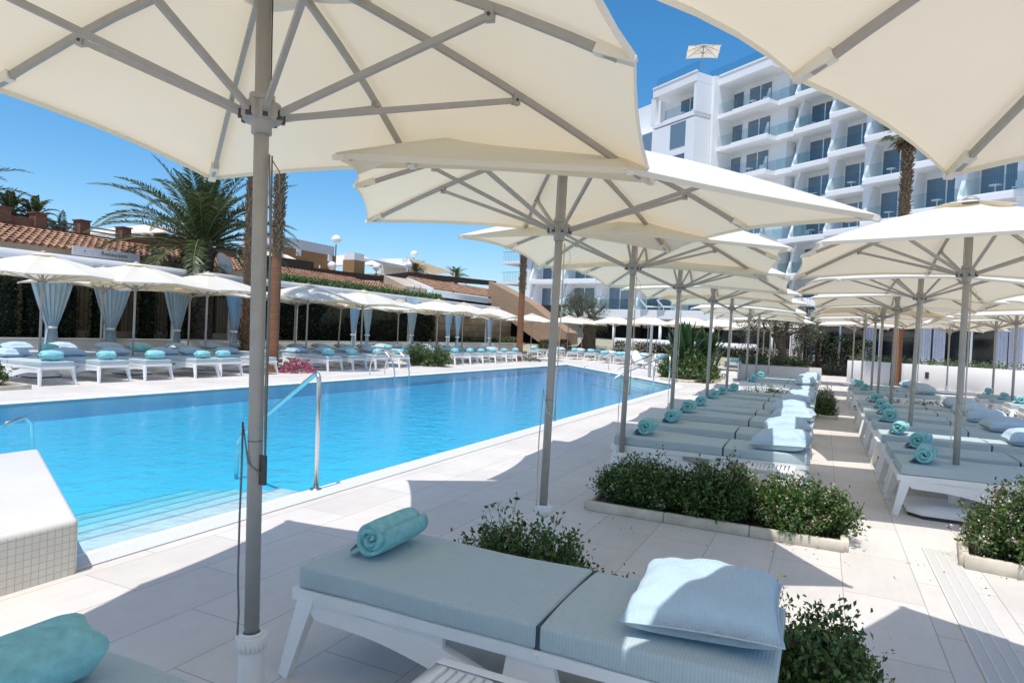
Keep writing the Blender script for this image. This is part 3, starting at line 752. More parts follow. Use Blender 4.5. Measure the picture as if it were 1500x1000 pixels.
def pillow_mesh(seed, lx=.54, ly=.60, th=.21):
    rng=random.Random(seed); n=28; ph=[rng.uniform(0,6) for _ in range(8)]
    def top(u,v,s):
        x=2*u-1; y=2*v-1
        e=(1-abs(x)**3.2)*(1-abs(y)**3.2); h=max(e,0)**.42
        px=x*(1-.085*(1-abs(y))**0.7*abs(x)**4); 
        pxx=x*(1-.07*(1-y*y)*abs(x)**3); pyy=y*(1-.07*(1-x*x)*abs(y)**3)
        edge=max(abs(x),abs(y))
        wr=.012*math.sin(11*x*y+ph[0])*edge**2+.007*math.sin(7*x+5*y+ph[1])+.010*math.sin(16*math.atan2(y,x)+ph[2])*(math.hypot(x,y)**3)*(1-edge)**.5
        z=s*th*(.62 if s>0 else .38)*h + (wr*h if s>0 else 0)
        return (pxx*lx/2, pyy*ly/2, z+th*.36)
    mb=MB()
    mb.grid(lambda u,v: top(u,v,1), n, n); mb.grid(lambda u,v: top(u,v,-1), n, n)
    # piping seam
    ring=[]
    for k in range(80):
        q=k/80*4; i=int(q); f=q-i; c=[(-1,-1),(1,-1),(1,1),(-1,1)]; a=c[i]; b=c[(i+1)%4]
        x=a[0]+(b[0]-a[0])*f; y=a[1]+(b[1]-a[1])*f; p=top((x+1)/2,(y+1)/2,1); ring.append((p[0]*1.004,p[1]*1.004,p[2]))
    mb.tube(ring+[ring[0]],.0045,5)
    me=mb.mesh('pillow'); bm=bmesh.new(); bm.from_mesh(me); bmesh.ops.remove_doubles(bm,verts=bm.verts,dist=.0008); bm.to_mesh(me); bm.free()
    for p in me.polygons: p.use_smooth=True
    me.materials.append(M['pillow']); return me
PIL=[pillow_mesh(s) for s in (1,2,3,4)]
def towel_mesh(seed, ln=.36, R=.097):
    """rolled towel: a spiral slab extruded along y, soft edges, loose flap"""
    rng=random.Random(seed); turns=3.1; n=84; th=R/(turns+.35); mb=MB()
    ph=[rng.uniform(0,6) for _ in range(5)]
    inn=[]; out=[]
    for i in range(n+1):
        a=i/n*turns*2*PI; r=.012+ (R-th*.55-.012)*(i/n)
        wob=1+.05*math.sin(3*a+ph[0])
        c=Vector((math.cos(a+ph[1]*0),math.sin(a)))
        inn.append(c*(r-th*.30)*wob); out.append(c*(r+th*.46)*wob)
    ny=10
    def yoff(j,i): 
        y=(j/ny-.5)*ln; return y*(1+.0*i)+.012*math.sin(i*.35+ph[2])*(1 if j in (0,ny) else .0)
    vs=[]; 
    for side in (out,inn):
        for i,p in enumerate(side):
            for j in range(ny+1):
                e=abs(j/ny-.5)*2; sq=1-.05*e**4
                rip=1+.012*math.sin(j*1.3+i*.12+ph[3])
                vs.append((p.x*sq*rip, yoff(j,i), p.y*sq*rip*.94))
    W=ny+1; O=0; I=(n+1)*W; fs=[]
    for i in range(n):
        for j in range(ny):
            a=i*W+j; fs.append((a,a+1,a+W+1,a+W)); b=I+a; fs.append((b,b+W,b+W+1,b+1))
        for j in (0,ny):
            a=i*W+j; fs.append((a,a+W,I+a+W,I+a))
    for j in range(ny): a=n*W+j; fs.append((a,a+1,I+a+1,I+a)); a=j; fs.append((a,I+a,I+a+1,a+1))
    mb.add(vs,fs,0,True)
    # loose end lying on the mattress
    def flap(u,v):
        x=-(R*.75)-.05*u; z=-R*.94*(.55+.42*u); return (x, (v-.5)*ln*(1-.1*u)+.015*math.sin(u*3+ph[4]), z+.006*math.sin(v*9))
    mb.grid(flap,4,6); mb.grid(lambda u,v:(flap(u,v)[0],flap(u,v)[1],flap(u,v)[2]+.018*(1-.6*u)),4,6)
    me=mb.mesh('towel'); 
    for v in me.vertices: v.co.z += R*.93
    for p in me.polygons: p.use_smooth=True
    me.materials.append(M['towel']); return me
TOW=[towel_mesh(s) for s in (1,2,3)]
def flat_towel_mesh(seed, am=1.0, pw=5, tp=.35):
    """towel rolled loosely and seen side on: lumpy bolster"""
    rng=random.Random(seed); ph=[rng.uniform(0,6) for _ in range(6)]; mb=MB()
    def fn(u,v):
        a=2*PI*u; y=(v-.5)*.40; e=1-abs(2*v-1)**pw*tp
        r=.108*e*(1+am*(.06*math.sin(3*a+ph[0]+v*7)+.05*math.sin(13*v+ph[1]+2*a)+.03*math.sin(29*v+5*a+ph[2])))
        return (r*1.15*math.cos(a), y+.012*math.sin(4*a+ph[3]), .098+r*.92*math.sin(a))
    mb.grid(fn,28,26)
    for v in (0.0,1.0):
        for q in range(3):
            mb.grid(lambda u,w,v=v,q=q:(lambda p,c:(c[0]+(p[0]-c[0])*(1-w), p[1]-(.02*(w if v==0 else -w)*((-1)**q)), c[2]+(p[2]-c[2])*(1-w)))(fn(u,v),(0,0,.098)),28,4) if q==0 else None
    me=mb.mesh('towel')
    for p in me.polygons: p.use_smooth=True
    me.materials.append(M['towel']); return me
TOWF=[flat_towel_mesh(s) for s in (5,6)]; TOWNEAR=flat_towel_mesh(7,.30,16,.16)
def mesh_thing(name, me, label, cat, loc, rot, group=None):
    o=bpy.data.objects.new(name, me); COL.objects.link(o); o.location=loc; o.rotation_euler=rot; return tag(o,label,cat,group)
# ================================================================== GROUND, POOL
POOL=[(-4.35,1.0),(-4.45,21.8),(-4.75,23.3),(-12.2,32.6),(-12.25,30.0),(-12.25,-6.0),(-4.35,-6.0)]
POOL=[(-4.35,-6.0),(-4.40,22.0),(-4.70,23.4),(-12.15,32.6),(-12.25,-6.0)]
def deck():
    bm=bmesh.new(); out=[(-21.3,-25),(60,-25),(60,75),(-21.3,75)]
    vo=[bm.verts.new((x,y,0)) for x,y in out]; vi=[bm.verts.new((x,y,0)) for x,y in POOL]
    eo=[bm.edges.new((vo[i],vo[(i+1)%4])) for i in range(4)]; ei=[bm.edges.new((vi[i],vi[(i+1)%len(vi)])) for i in range(len(vi))]
    bmesh.ops.triangle_fill(bm,use_beauty=True,use_dissolve=False,edges=eo+ei)
    def inside(x,y):
        c=False; n=len(POOL)
        for i in range(n):
            x1,y1=POOL[i]; x2,y2=POOL[i-1]
            if (y1>y)!=(y2>y) and x<(x2-x1)*(y-y1)/(y2-y1)+x1: c=not c
        return c
    kill=[f for f in bm.faces if inside(*f.calc_center_median().xy)]
    bmesh.ops.delete(bm,geom=kill,context='FACES')
    for f in bm.faces:
        if f.normal.z<0: f.normal_flip()
    me=bpy.data.meshes.new('pool_deck'); bm.to_mesh(me); bm.free(); return me
struct(ob('pool_deck', deck(), M['deck']))
g=MB(); g.add([(-900,-900,-2.5),(900,-900,-2.5),(900,900,-2.5),(-900,900,-2.5)],[(0,1,2,3)]); struct(g.build('ground', mat('dry_earth',(.22,.18,.13),.95,var=.2,scale=.05)))
def pool():
    mb=MB(); n=len(POOL); D=-.34
    vs=[(x,y,0) for x,y in POOL]+[(x,y,D) for x,y in POOL]
    mb.add(vs,[(i,(i+1)%n,n+(i+1)%n,n+i) for i in range(n)]+[tuple(range(n,2*n))],0)
    return mb
struct(pool().build('pool_basin', M['pool_tile']))
def water():
    mb=MB(); e=.004; P=POOL
    cx=sum(p[0] for p in P)/len(P); cy=sum(p[1] for p in P)/len(P)
    Q=[(x+(.004 if x<cx else -.004), y+(.004 if y<cy else -.004)) for x,y in P]
    return mb.vprism(Q,-.335,-.022,0)
struct(water().build('pool_water', M['water']))
# broad entry steps under water at the near side
st=MB()
for k,(x1,z) in enumerate(((-4.80,-.055),(-5.12,-.105),(-5.44,-.155),(-5.76,-.205),(-6.08,-.255))):
    x0 = -4.36 if k==0 else (-4.80,-5.12,-5.44,-5.76)[k-1]
    st.box(x1, x0, 2.3, 4.95, -.333, z, 0)
    st.box(x1-.004, x1+.028, 2.31, 4.94, z-.004, z+.003, 1)
struct(st.build('pool_steps',[M['step_tile'],mat('blue_step_edge',(.30,.46,.56),.4)]))
st=MB()
d=Vector((-12.15+4.70,32.6-23.4,0)).normalized(); nn=Vector((-d.y,d.x,0)); 
if nn.x*(-1)+nn.y*(-1)<0: nn=-nn
for k in range(5):
    a=Vector((-4.72,23.38,0))+d*.05+nn*(.02+.35*k if k else .02); b=a+d*3.4; c=nn*(.35)
    z=-.06-.055*k
    st.vprism([(a.x,a.y),(b.x,b.y),((b+c).x,(b+c).y),((a+c).x,(a+c).y)],-.333,z)
struct(st.build('pool_end_steps',M['step_tile']))
# overflow channel: white coping and slotted grating along the water
cop=MB(); W=.26; n=len(POOL)
def offset_poly(P,w):
    out=[]; n=len(P)
    for i in range(n):
        p0=Vector(P[i-1]); p=Vector(P[i]); p1=Vector(P[(i+1)%n]); d0=(p-p0).normalized(); d1=(p1-p).normalized()
        n0=Vector((d0.y,-d0.x)); n1=Vector((d1.y,-d1.x)); b=(n0+n1).normalized(); out.append(p+b*(w/max(.3,b.dot(n0))))
    return out
cx=sum(p[0] for p in POOL)/5
O=offset_poly(POOL,W)
if abs(O[0].x)>abs(POOL[0][0]): O=offset_poly(POOL,-W)
for i in range(n):
    j=(i+1)%n; a,b,c,e=Vector(POOL[i]),Vector(POOL[j]),O[j],O[i]
    cop.add([(a.x,a.y,.004),(b.x,b.y,.004),(c.x,c.y,.004),(e.x,e.y,.004)],[(0,1,2,3)])
    cop.add([(a.x,a.y,.004),(b.x,b.y,.004),(b.x,b.y,-.06),(a.x,a.y,-.06)],[(0,1,2,3)])
def grate_mat(name,c,gap,ax,pitch):
    m,nt,b=newmat(name); tc=N(nt,'ShaderNodeTexCoord'); w=N(nt,'ShaderNodeTexWave'); w.bands_direction=ax; w.inputs['Scale'].default_value=.314/pitch
    L(nt,tc.outputs['Object'],w.inputs['Vector']); cr=N(nt,'ShaderNodeValToRGB'); cr.color_ramp.elements[0].color=rgba(gap); cr.color_ramp.elements[1].color=rgba(c)
    cr.color_ramp.elements[0].position=.12; cr.color_ramp.elements[1].position=.3
    L(nt,w.outputs['Fac'],cr.inputs['Fac']); L(nt,cr.outputs['Color'],b.inputs['Base Color']); b.inputs['Roughness'].default_value=.5
    bu=N(nt,'ShaderNodeBump'); bu.inputs['Strength'].default_value=.5; bu.inputs['Distance'].default_value=.01; L(nt,w.outputs['Fac'],bu.inputs['Height']); L(nt,bu.outputs['Normal'],b.inputs['Normal'])
    return m
struct(cop.build('pool_coping', M['white_paint']))
gr=MB(); gr.box(-4.30,-4.10,1.0,21.9,.0045,.010)
struct(gr.build('overflow_grating', grate_mat('white_slotted_grating',(.80,.80,.80),(.40,.42,.44),'X',.022)))
dg=MB(); dg.box(.80,1.01,-3,6.3,.001,.006)
struct(dg.build('floor_drain', grate_mat('pale_drain_grating',(.66,.635,.60),(.56,.54,.505),'Y',.018)))
dg=MB()
for x in (.80,.866,.936,1.006): dg.box(x-.006,x+.006,-3,6.3,.0065,.009)
struct(dg.build('drain_rails', mat('pale_drain_rail',(.665,.64,.605),.5)))

# raised tiled spa wall at the left
def spa():
    mb=MB(); P=[(-4.06,2.53),(-6.43,3.62),(-6.46,-4.0),(-4.06,-4.0)]
    mb.vprism(P,-1.0,.335); return mb
o=spa().build('spa_wall',[M['mosaic']],None,None,.035,4); tag(o,'low white rounded spa wall clad in cream mosaic beside the pool steps','spa wall')
o.data.materials.append(M['deck_white'])
for p in o.data.polygons:
    if p.normal.z>.35: p.material_index=1
# ------------------------------------------------------------------ pool rails
def rail(name,label,paths,r,group=None,plates=(),cat='handrail'):
    t=thing(name,label,cat,paths[0][0],0,group); b=Vector(paths[0][0])
    for p in paths:
        mb=MB(); mb.tube([Vector(q)-b for q in p],r,12); mb.build('tube',M['steel'],t)
    for q in plates:
        mb=MB(); mb.lathe([(0,.012),(.055,.012),(.058,.004),(.058,0)],20,0,(q[0]-b.x,q[1]-b.y)); 
        for v in range(len(mb.v)): mb.v[v]=(mb.v[v][0],mb.v[v][1],mb.v[v][2]+q[2]-b.z)
        mb.build('foot_plate',M['steel'],t)
    return t
def bend(a,c,b,n=6,k=.12):
    a,c,b=Vector(a),Vector(c),Vector(b); p=c+(a-c).normalized()*k; q=c+(b-c).normalized()*k
    return [a]+[ (1-t)**2*p+2*t*(1-t)*c+t*t*q for t in [i/n for i in range(n+1)]]+[b]
rail('handrail','polished steel handrail sloping down into the near pool steps',[bend((-4.32,4.92,.012),(-4.32,4.9,1.14),(-6.25,5.78,.20))+bend((-6.26,5.785,.19),(-6.36,5.83,.13),(-6.36,5.83,-.33),6,.06)[1:]],.0235,None,[(-4.32,4.92,.006)])
G='ladder rails on the far pool edge'
for i,(y,l) in enumerate(((17.2,'nearer steel ladder hoop of the pair on the far pool edge'),(18.0,'farther steel ladder hoop of the pair on the far pool edge'))):
    rail('ladder_hoop',l,[[(-13.1,y,0),(-13.08,y,.35),(-12.98,y,.62),(-12.75,y,.78),(-12.5,y,.74),(-12.25,y,.50),(-12.14,y,.15),(-12.12,y,-.33)]],.022,G,cat='pool ladder')
rail('grab_rail','short curved steel grab rail in the water behind the spa wall',[[(-8.3,4.6,-.33),(-8.3,4.6,.05),(-8.25,4.55,.28),(-8.1,4.4,.38),(-7.7,4.0,.38)]],.022)
rail('handrail','long steel handrail rising from the far end steps of the pool',[[(-6.55,21.8,-.33),(-6.5,21.9,.1),(-6.3,22.1,.28),(-4.9,23.5,1.05)],[(-4.9,23.52,0),(-4.9,23.52,1.04)],[(-5.35,23.1,-.33),(-5.35,23.05,.80)]],.022)
rail('handrail','second steel handrail standing behind the long one at the pool end',[[(-7.6,24.6,-.33),(-7.55,24.7,.1),(-7.3,24.9,.28),(-6.0,26.0,1.0)],[(-6.0,26.0,0),(-6.0,26.0,1.0)]],.022)
rail('handrail','low bent steel handrail at the far corner of the pool',[[(-10.2,29.4,-.33),(-10.1,29.5,.1),(-9.3,30.6,.85),(-9.28,30.62,0)],[(-9.3,30.6,.85),(-8.6,31.4,.45)]],.022)

# ================================================================== POOLSIDE FURNITURE
PR='square cream parasols'
def rowlab(i): return ORD[i]
# parasols along the poolside row
U=[(-2.05,2.0,55,(0,-.029),(0.0,.050)),(-1.84,4.57,80,(0,.012),(.025,.038)),(-1.98,7.16,53,(0,.014),(0,.02)),(-2.0,9.85,48,(0,.012),(0,.01)),(-2.0,13.1,50,(0,.01),(.01,0)),(-2.0,15.9,52,(0,.014),(0,0)),(-2.02,20.3,47,(0,.01),(0,.01)),(-2.05,23.7,50,(0,.01),(0,0)),(-2.0,28.6,52,(0,.01),(0,0))]
ul=['nearest cream square parasol with grey pole and cord, left of the front lounger','cream square parasol behind the front lounger, second in the poolside row']
for i,(x,y,c,le,ti) in enumerate(U):
    lab = ul[i] if i<2 else 'cream square parasol, %s from the camera in the poolside row'%rowlab(i)
    parasol(lab,(x,y,0),c,PR,le,ti,i,cord=0 if i==0 else (1 if i<4 else None),full=i<6,plate=False,dz=.07 if i==0 else 0)
parasol('cream parasol behind the viewpoint shading the nearest lounger',(-2.1,-.62,0),50,PR,seed=1,full=False)
V=[(1.20,1.98,19,(0,0),(0,0)),(1.22,7.72,51,(0,.0),(-.01,0)),(1.18,11.25,58,(0,.018),(0,0)),(1.2,14.6,44,(0,.01),(0,0)),(1.2,18.0,49,(0,.01),(0,0)),(1.2,20.4,53,(0,.01),(0,0)),(1.15,24.6,50,(0,.01),(0,0)),(1.1,31.0,50,(0,0),(0,0))]
vl=['cream parasol overhead at the upper right, only two canopy edges in view','cream square parasol right of the aisle, its pole beside the flowering bush']
for i,(x,y,c,le,ti) in enumerate(V):
    lab = vl[i] if i<2 else 'cream square parasol, %s from the camera in the row right of the aisle'%rowlab(i)
    parasol(lab,(x,y,0),c,PR,le,ti,i+1,cord=1 if 0<i<4 else None,full=i<6,dz=.05 if i==0 else 0)
for i,(x,y,c) in enumerate([(4.25,14.6,48),(4.2,19.8,50),(4.45,23.2,52),(4.15,26.2,49),(4.3,30.0,50)]):
    parasol('cream square parasol at the right edge, %s from the camera in the outer right row'%rowlab(i),(x,y,0),c,PR,seed=i,full=i<2)
FAR=[(-16.8,9.4,52),(-16.6,11.6,47),(-17.0,14.2,50),(-16.7,18.2,55),(-16.55,21.1,42),(-16.6,26.8,50),(-16.75,29.5,48),(-17.05,33.3,52)]
for i,(x,y,c) in enumerate(FAR):
    parasol('cream square parasol, %s from the left in the front row across the pool'%rowlab(i),(x,y,0),c,PR,zs=.955,seed=i,full=i<5)
for i,(x,y,c) in enumerate([(-19.5,12.6,50),(-19.5,15.6,47),(-19.4,20.5,50),(-19.4,23.1,52),(-19.6,27.9,50),(-19.6,31.6,50)]):
    parasol('cream square parasol, %s from the left in the rear row across the pool'%rowlab(i),(x,y,0),c,PR,zs=.955,lean=(0,.05 if i==3 else 0),seed=i,full=False)
END=[(-19.0,38.4,50),(-18.9,43.2,50),(-16.8,45.0,48),(-15.9,45.5,50),(-12.4,41.8,53),(-9.7,39.8,47),(-6.9,37.7,50),(-5.4,38.6,50),(-4.3,43.5,50),(-3.0,38.4,52),(-1.7,40.6,47),(-2.2,35.0,50)]
for i,(x,y,c) in enumerate(END):
    parasol('cream square parasol, %s from the left beyond the far end of the pool'%rowlab(i),(x,y,0),c,PR,zs=.955,seed=i,full=False)
parasol('small looking parasol standing on the hotel roof terrace',(-11.56,63.3,26.02),60,None,seed=2,full=False)

# loungers with their pillows and towels
proto=lounger('front sun lounger with pale blue mattress and white frame, teal towel on it',(-2.1,2.65,0),0,'sun loungers',0); protoT=snapshot(proto)
proto2=lounger('nearest sun lounger, its foot end cut by the bottom left corner',(-2.1,1.06,0),0,'sun loungers',1); protoT2=snapshot(proto2)
rnd=random.Random(5)
def put_lounger(lab,x,y,rz): return dup(protoT if rnd.random()<.5 else protoT2,(x,y,0),rz,lab,'sun loungers')
def local(x,y,rz,dx,dy): return (x+dx*math.cos(rz)-dy*math.sin(rz), y+dx*math.sin(rz)+dy*math.cos(rz))
def put_pillow(lab,x,y,rz,dx=1.70,dy=0,j=True):
    p=local(x,y,rz,dx+(rnd.uniform(-.07,.06) if j else 0),dy+(rnd.uniform(-.04,.04) if j else 0)); s=rnd.choice(PIL)
    return mesh_thing('pillow',s,lab,'pillow',(p[0],p[1],.505),(rnd.uniform(-.04,.04),rnd.uniform(-.10,.02),rz+rnd.uniform(-.14,.14)),'striped pillows')
def put_towel(lab,x,y,rz,dx=.26,dy=0,far=False,rot=None):
    p=local(x,y,rz,dx+rnd.uniform(-.05,.07),dy+rnd.uniform(-.08,.08))
    o=mesh_thing('rolled_towel',rnd.choice(TOWF if far else TOW),lab,'towel',(p[0],p[1],.506),(0,0,(rot if rot is not None else rz+rnd.uniform(-.25,.25))),'rolled teal towels'); q=rnd.uniform(.98,1.18); o.scale=(q,rnd.uniform(.9,1.1),q); return o
mesh_thing('rolled_towel',TOW[0],'large rolled teal towel lying on the front lounger','towel',(-1.88,2.70,.508),(0,0,.02),'rolled teal towels')
o=mesh_thing('pillow',PIL[0],'pale blue striped pillow lying on the front lounger','pillow',(-.37,2.68,.510),(.02,-.04,.07),'striped pillows'); o.scale=(1.04,.98,.88)
o=mesh_thing('rolled_towel',TOWNEAR,'teal towel at the bottom left corner on the nearest lounger','towel',(-1.99,1.03,.503),(0,0,.04),'rolled teal towels'); o.scale=(1.0,1.2,.93)
def group_row(ys,x,rz,where,pill=.9,tow=.95,far=False):
    for i,y in enumerate(ys):
        xx = x if not isinstance(x,(list,tuple)) else x[i]
        y+=rnd.uniform(-.05,.05); put_lounger('white lounger with blue mattress, %s %s'%(rowlab(i),where),xx+rnd.uniform(-.03,.03),y,rz+rnd.uniform(-.022,.022))
        if rnd.random()<pill: put_pillow('striped pillow on the %s lounger %s'%(rowlab(i),where),xx,y,rz)
        if rnd.random()<tow: put_towel('teal towel on the %s lounger %s'%(rowlab(i),where),xx,y,rz,far=far,rot=None if far else (.08 if xx<0 else -.16)+rnd.uniform(-.13,.13))
LY=[7.53,8.85,10.32,11.5,13.1,14.4,15.7]
group_row(LY,-2.1,0,'behind the long planter by the pool',1.1,1.1)
group_row([19.9,21.3,22.7,24.1],-2.1,0,'before the olive tree planter',1.1,1.1)
RY=[7.78,8.78,10.1,11.55,12.9,14.2,15.5]
group_row(RY,.72,0,'right of the aisle',1.1,1.1)
group_row([19.6,21.2,22.8],.72,0,'right of the aisle beyond the low plants',1.1,.9)
group_row([15.6,17.2,18.6,20.1,21.8],3.85,0,'in the outermost right row',1,1.1)
FY=[8.58,9.92,10.97,12.38,13.25,14.5]
group_row(FY,-14.75,PI,'from the left before the curtains across the pool',1.1,1.1,True)
group_row([17.45,18.8,20.1,21.5],-14.75,PI,'from the left past the pink flowers',1.1,1.1,True)
group_row([25.8,27.1,28.4,29.7,31.0,32.2],-14.75,PI,'from the left past the large dark bush',1.1,1.1,True)
group_row([8.9,10.3,11.3,12.7,13.7,15.0,16.4],-17.65,PI,'from the left, rear row across the pool',1.1,.8,True)
group_row([17.9,19.2,20.5,21.9,23.4,24.8],-17.65,PI,'from the left, rear row behind the steel ladder',1.1,.8,True)
group_row([26.2,27.5,28.8,30.1,31.4],-17.65,PI,'from the left, rear row behind the dark bush',1.1,.8,True)
ex=[-17.0,-15.8,-14.5,-13.3,-11.7,-10.6,-9.5,-8.3,-7.0,-5.7,-4.4,-3.2,-2.0]; ey=[39.2,39.6,39.8,39.8,37.7,37.0,36.8,37.0,37.2,37.5,37.8,38.1,38.4]
group_row(ey,ex,PI/2+.08,'from the left beyond the pool end',.9,.9,True)

def side_table(label,loc,w=.42,d=.42,h=.40,group=None):
    t=thing('side_table',label,'side table',loc,0,group); mb=MB()
    mb.box(-w/2,w/2,-d/2,-d/2+.05,h-.025,h); mb.box(-w/2,w/2,d/2-.05,d/2,h-.025,h); mb.box(-w/2,-w/2+.05,-d/2+.05,d/2-.05,h-.025,h); mb.box(w/2-.05,w/2,-d/2+.05,d/2-.05,h-.025,h)
    n=9
    for k in range(n):
        x=-w/2+.055+(w-.11)*(k+.5)/n; mb.box(x-.0135,x+.0135,-d/2+.05,d/2-.05,h-.022,h-.003)
    mb.build('tabletop',M['plastic'],t,None,.004)
    for sx in (-1,1):
        for sy in (-1,1):
            m2=MB(); m2.beam((sx*(w/2-.03),sy*(d/2-.03),h-.02),(sx*(w/2-.02),sy*(d/2-.02),0),.045,.045,0,.032,.032); m2.build('leg',M['plastic'],t)
    m3=MB(); 
    for sy in (-1,1): m3.box(-w/2+.05,w/2-.05,sy*(d/2-.03)-.012,sy*(d/2-.03)+.012,h-.075,h-.03)
    m3.build('apron',M['plastic'],t)
    return t
G='white slatted side tables'
side_table('white slatted side table in front of the front lounger at the bottom edge',(-.985,1.86,0),.44,.46,.40,G)
side_table('white side table behind the long planter, half hidden by its leaves',(-.42,6.95,0),.44,.42,.40,G)

# ================================================================== PLANTING
def bed(name,label,pts,h=.085,w=.06):
    t=thing(name,label,'planting bed',(pts[0][0],pts[0][1],0)); b=Vector((pts[0][0],pts[0][1]))
    P=[Vector(p)-b for p in pts]; n=len(P)
    cen=sum(P,Vector((0,0)))/n
    s=MB(); s.vprism([tuple(cen+(p-cen)*.985) for p in P],.001,h*.55); s.build('soil',M['soil'],t)
    k=MB()
    for i in range(n):
        a,c=P[i],P[(i+1)%n]; L_=(c-a).length; m=max(1,int(L_/.62)); d=(c-a)/m
        for j in range(m):
            q=a+d*j; e=a+d*(j+1); g=d.normalized()*.003
            k.beam(Vector((q.x+g.x,q.y+g.y,h/2+.0005*(j%2)+.0007*i)),Vector((e.x-g.x,e.y-g.y,h/2+.0005*(j%2)+.0007*i)),w+.001*(i%2),h)
    k.build('kerb',M['curb'],t,None,.006,1)
    return t
bed('planter_bed','long stone edged planting bed between the parasol and the loungers',[(-1.90,5.80),(.22,5.80),(.22,6.52),(-1.90,6.52)])
G='flowering bushes in the stone edged beds'
shrub('flowering_bush','dark green bush at the pool end of the long planting bed',(-1.45,6.14,.04),.46,.36,.47,230,70,.038,G,.010,seed=1)
shrub('flowering_bush','tall dark green bush in the middle of the long planting bed',(-.80,6.16,.04),.46,.36,.52,240,70,.038,G,.012,seed=2)
shrub('flowering_bush','rounded green bush with pale flowers at the aisle end of the long bed',(-.10,6.10,.04),.44,.36,.46,250,70,.037,G,.03,bronze=.1,seed=3)
shrub('flowering_bush','loose leafy bush directly behind the front lounger towel',(-1.50,3.45,0),.44,.32,.58,230,64,.037,G,.0,seed=4)
shrub('flowering_bush','low wispy bush behind the middle of the front lounger',(-.72,3.38,0),.28,.22,.46,40,30,.030,G,.0,bronze=.1,seed=5)
shrub('flowering_bush','dense small leaved bush past the pillow end of the front lounger',(.06,3.02,0),.23,.36,.50,280,75,.033,G,.0,bronze=.08,seed=6)
shrub('flowering_bush','small bush just behind the front lounger pillow',(-.18,3.45,0),.28,.22,.44,60,34,.030,G,.0,bronze=.1,seed=16)
bed('planter_bed','stone edged bed right of the aisle under the flowering bush',[(1.02,5.92),(2.9,5.62),(3.0,6.35),(1.12,6.65)],.10)
shrub('flowering_bush','white and pink flowering bush at the right edge of the picture',(1.55,6.18,.05),.52,.42,.66,280,70,.036,G,.07,bronze=.14,seed=7)
shrub('flowering_bush','flowering bush at the far right, cut by the picture edge',(2.35,6.05,.05),.50,.40,.62,160,40,.034,G,.06,seed=8)
bed('planter_bed','far stone edged bed between the two groups of poolside loungers',[(-1.8,16.75),(.0,16.75),(.0,17.7),(-1.8,17.7)],.08)
LOW=[M['shrub'],M['twig'],M['bronze'],M['blossom']]
shrub('flowering_bush','brownish flowering bush behind the seventh poolside lounger',(-1.2,17.2,.03),.75,.4,.62,150,34,.05,G,.05,bronze=.3,seed=9)
shrub('flowering_bush','brownish flowering bush nearer the aisle behind the seventh poolside lounger',(-.4,17.2,.03),.6,.4,.55,110,34,.05,G,.05,bronze=.3,seed=10)
bed('planter_bed','small kerbed bed at the aisle beside the pillows',[(-.02,16.2),(.32,16.2),(.32,16.55),(-.02,16.55)],.08)
shrub('flowering_bush','small dark bush in the small kerbed bed beside the pillows',(.08,16.4,.03),.26,.22,.70,70,34,.045,G,.0,bronze=.2,seed=12)
bed('planter_bed','second small kerbed bed at the aisle farther along',[(-.02,18.6),(.3,18.6),(.3,18.95),(-.02,18.95)],.08)
shrub('flowering_bush','dark bush in the second small kerbed bed by the aisle',(.08,18.75,.03),.24,.2,.6,60,30,.045,G,.0,seed=13)
shrub('flowering_bush','low dark bush between the loungers right of the aisle',(1.25,17.3,0),.55,.35,.52,110,32,.05,G,.02,bronze=.2,seed=14)
shrub('flowering_bush','low dark bush farther right between the two right hand lounger groups',(2.3,17.3,0),.6,.35,.55,120,32,.05,G,.02,bronze=.2,seed=15)
# across the pool
shrub('dark_bush','dark reddish bush at the left picture edge across the pool',(-15.0,7.15,0),.75,.55,.85,190,36,.07,None,.04,bronze=.5,seed=21)
shrub('dark_bush','large dark speckled bush between the lounger groups across the pool',(-15.1,23.7,0),1.25,.9,1.05,240,36,.085,None,.05,bronze=.4,seed=22)
bed('planter_bed','kerbed bed under the reddish bush across the pool',[(-15.6,6.3),(-14.3,6.3),(-14.3,7.85),(-15.6,7.85)],.09)
def flowers(name,label,loc,rx,ry,h,mats,seed,n=1500,mix=.6,leaf=.07):
    rng=np.random.default_rng(seed); t=thing(name,label,'flower bed',loc)
    a=rng.uniform(0,2*PI,n); r=rng.uniform(0,1,n)**.5; P=np.stack([rx*r*np.cos(a),ry*r*np.sin(a),h*(1-r**2)*rng.uniform(.3,1,n)],1); D=unit(rng.normal(0,1,(n,3))+[0,0,.6])
    k=int(n*mix); s=leaf*rng.uniform(.6,1.2,n)
    leaf_obj('blossom',[(leaf_mesh('',P[:k],D[:k],s[:k],.8),0)],[mats[0]],t); leaf_obj('foliage',[(leaf_mesh('',P[k:],D[k:],s[k:],.5),0)],[mats[1]],t)
    return t
flowers('flower_bed','bright magenta flower bed at the foot of the orange palm trunk',(-15.0,15.95,0),.5,.75,.45,[M['pink'],M['grass']],31)
flowers('flower_bed','low greenish flower cushion between the lounger legs across the pool',(-14.9,33.6,0),.8,1.0,.35,[M['purple'],M['grass']],32,900,.3)

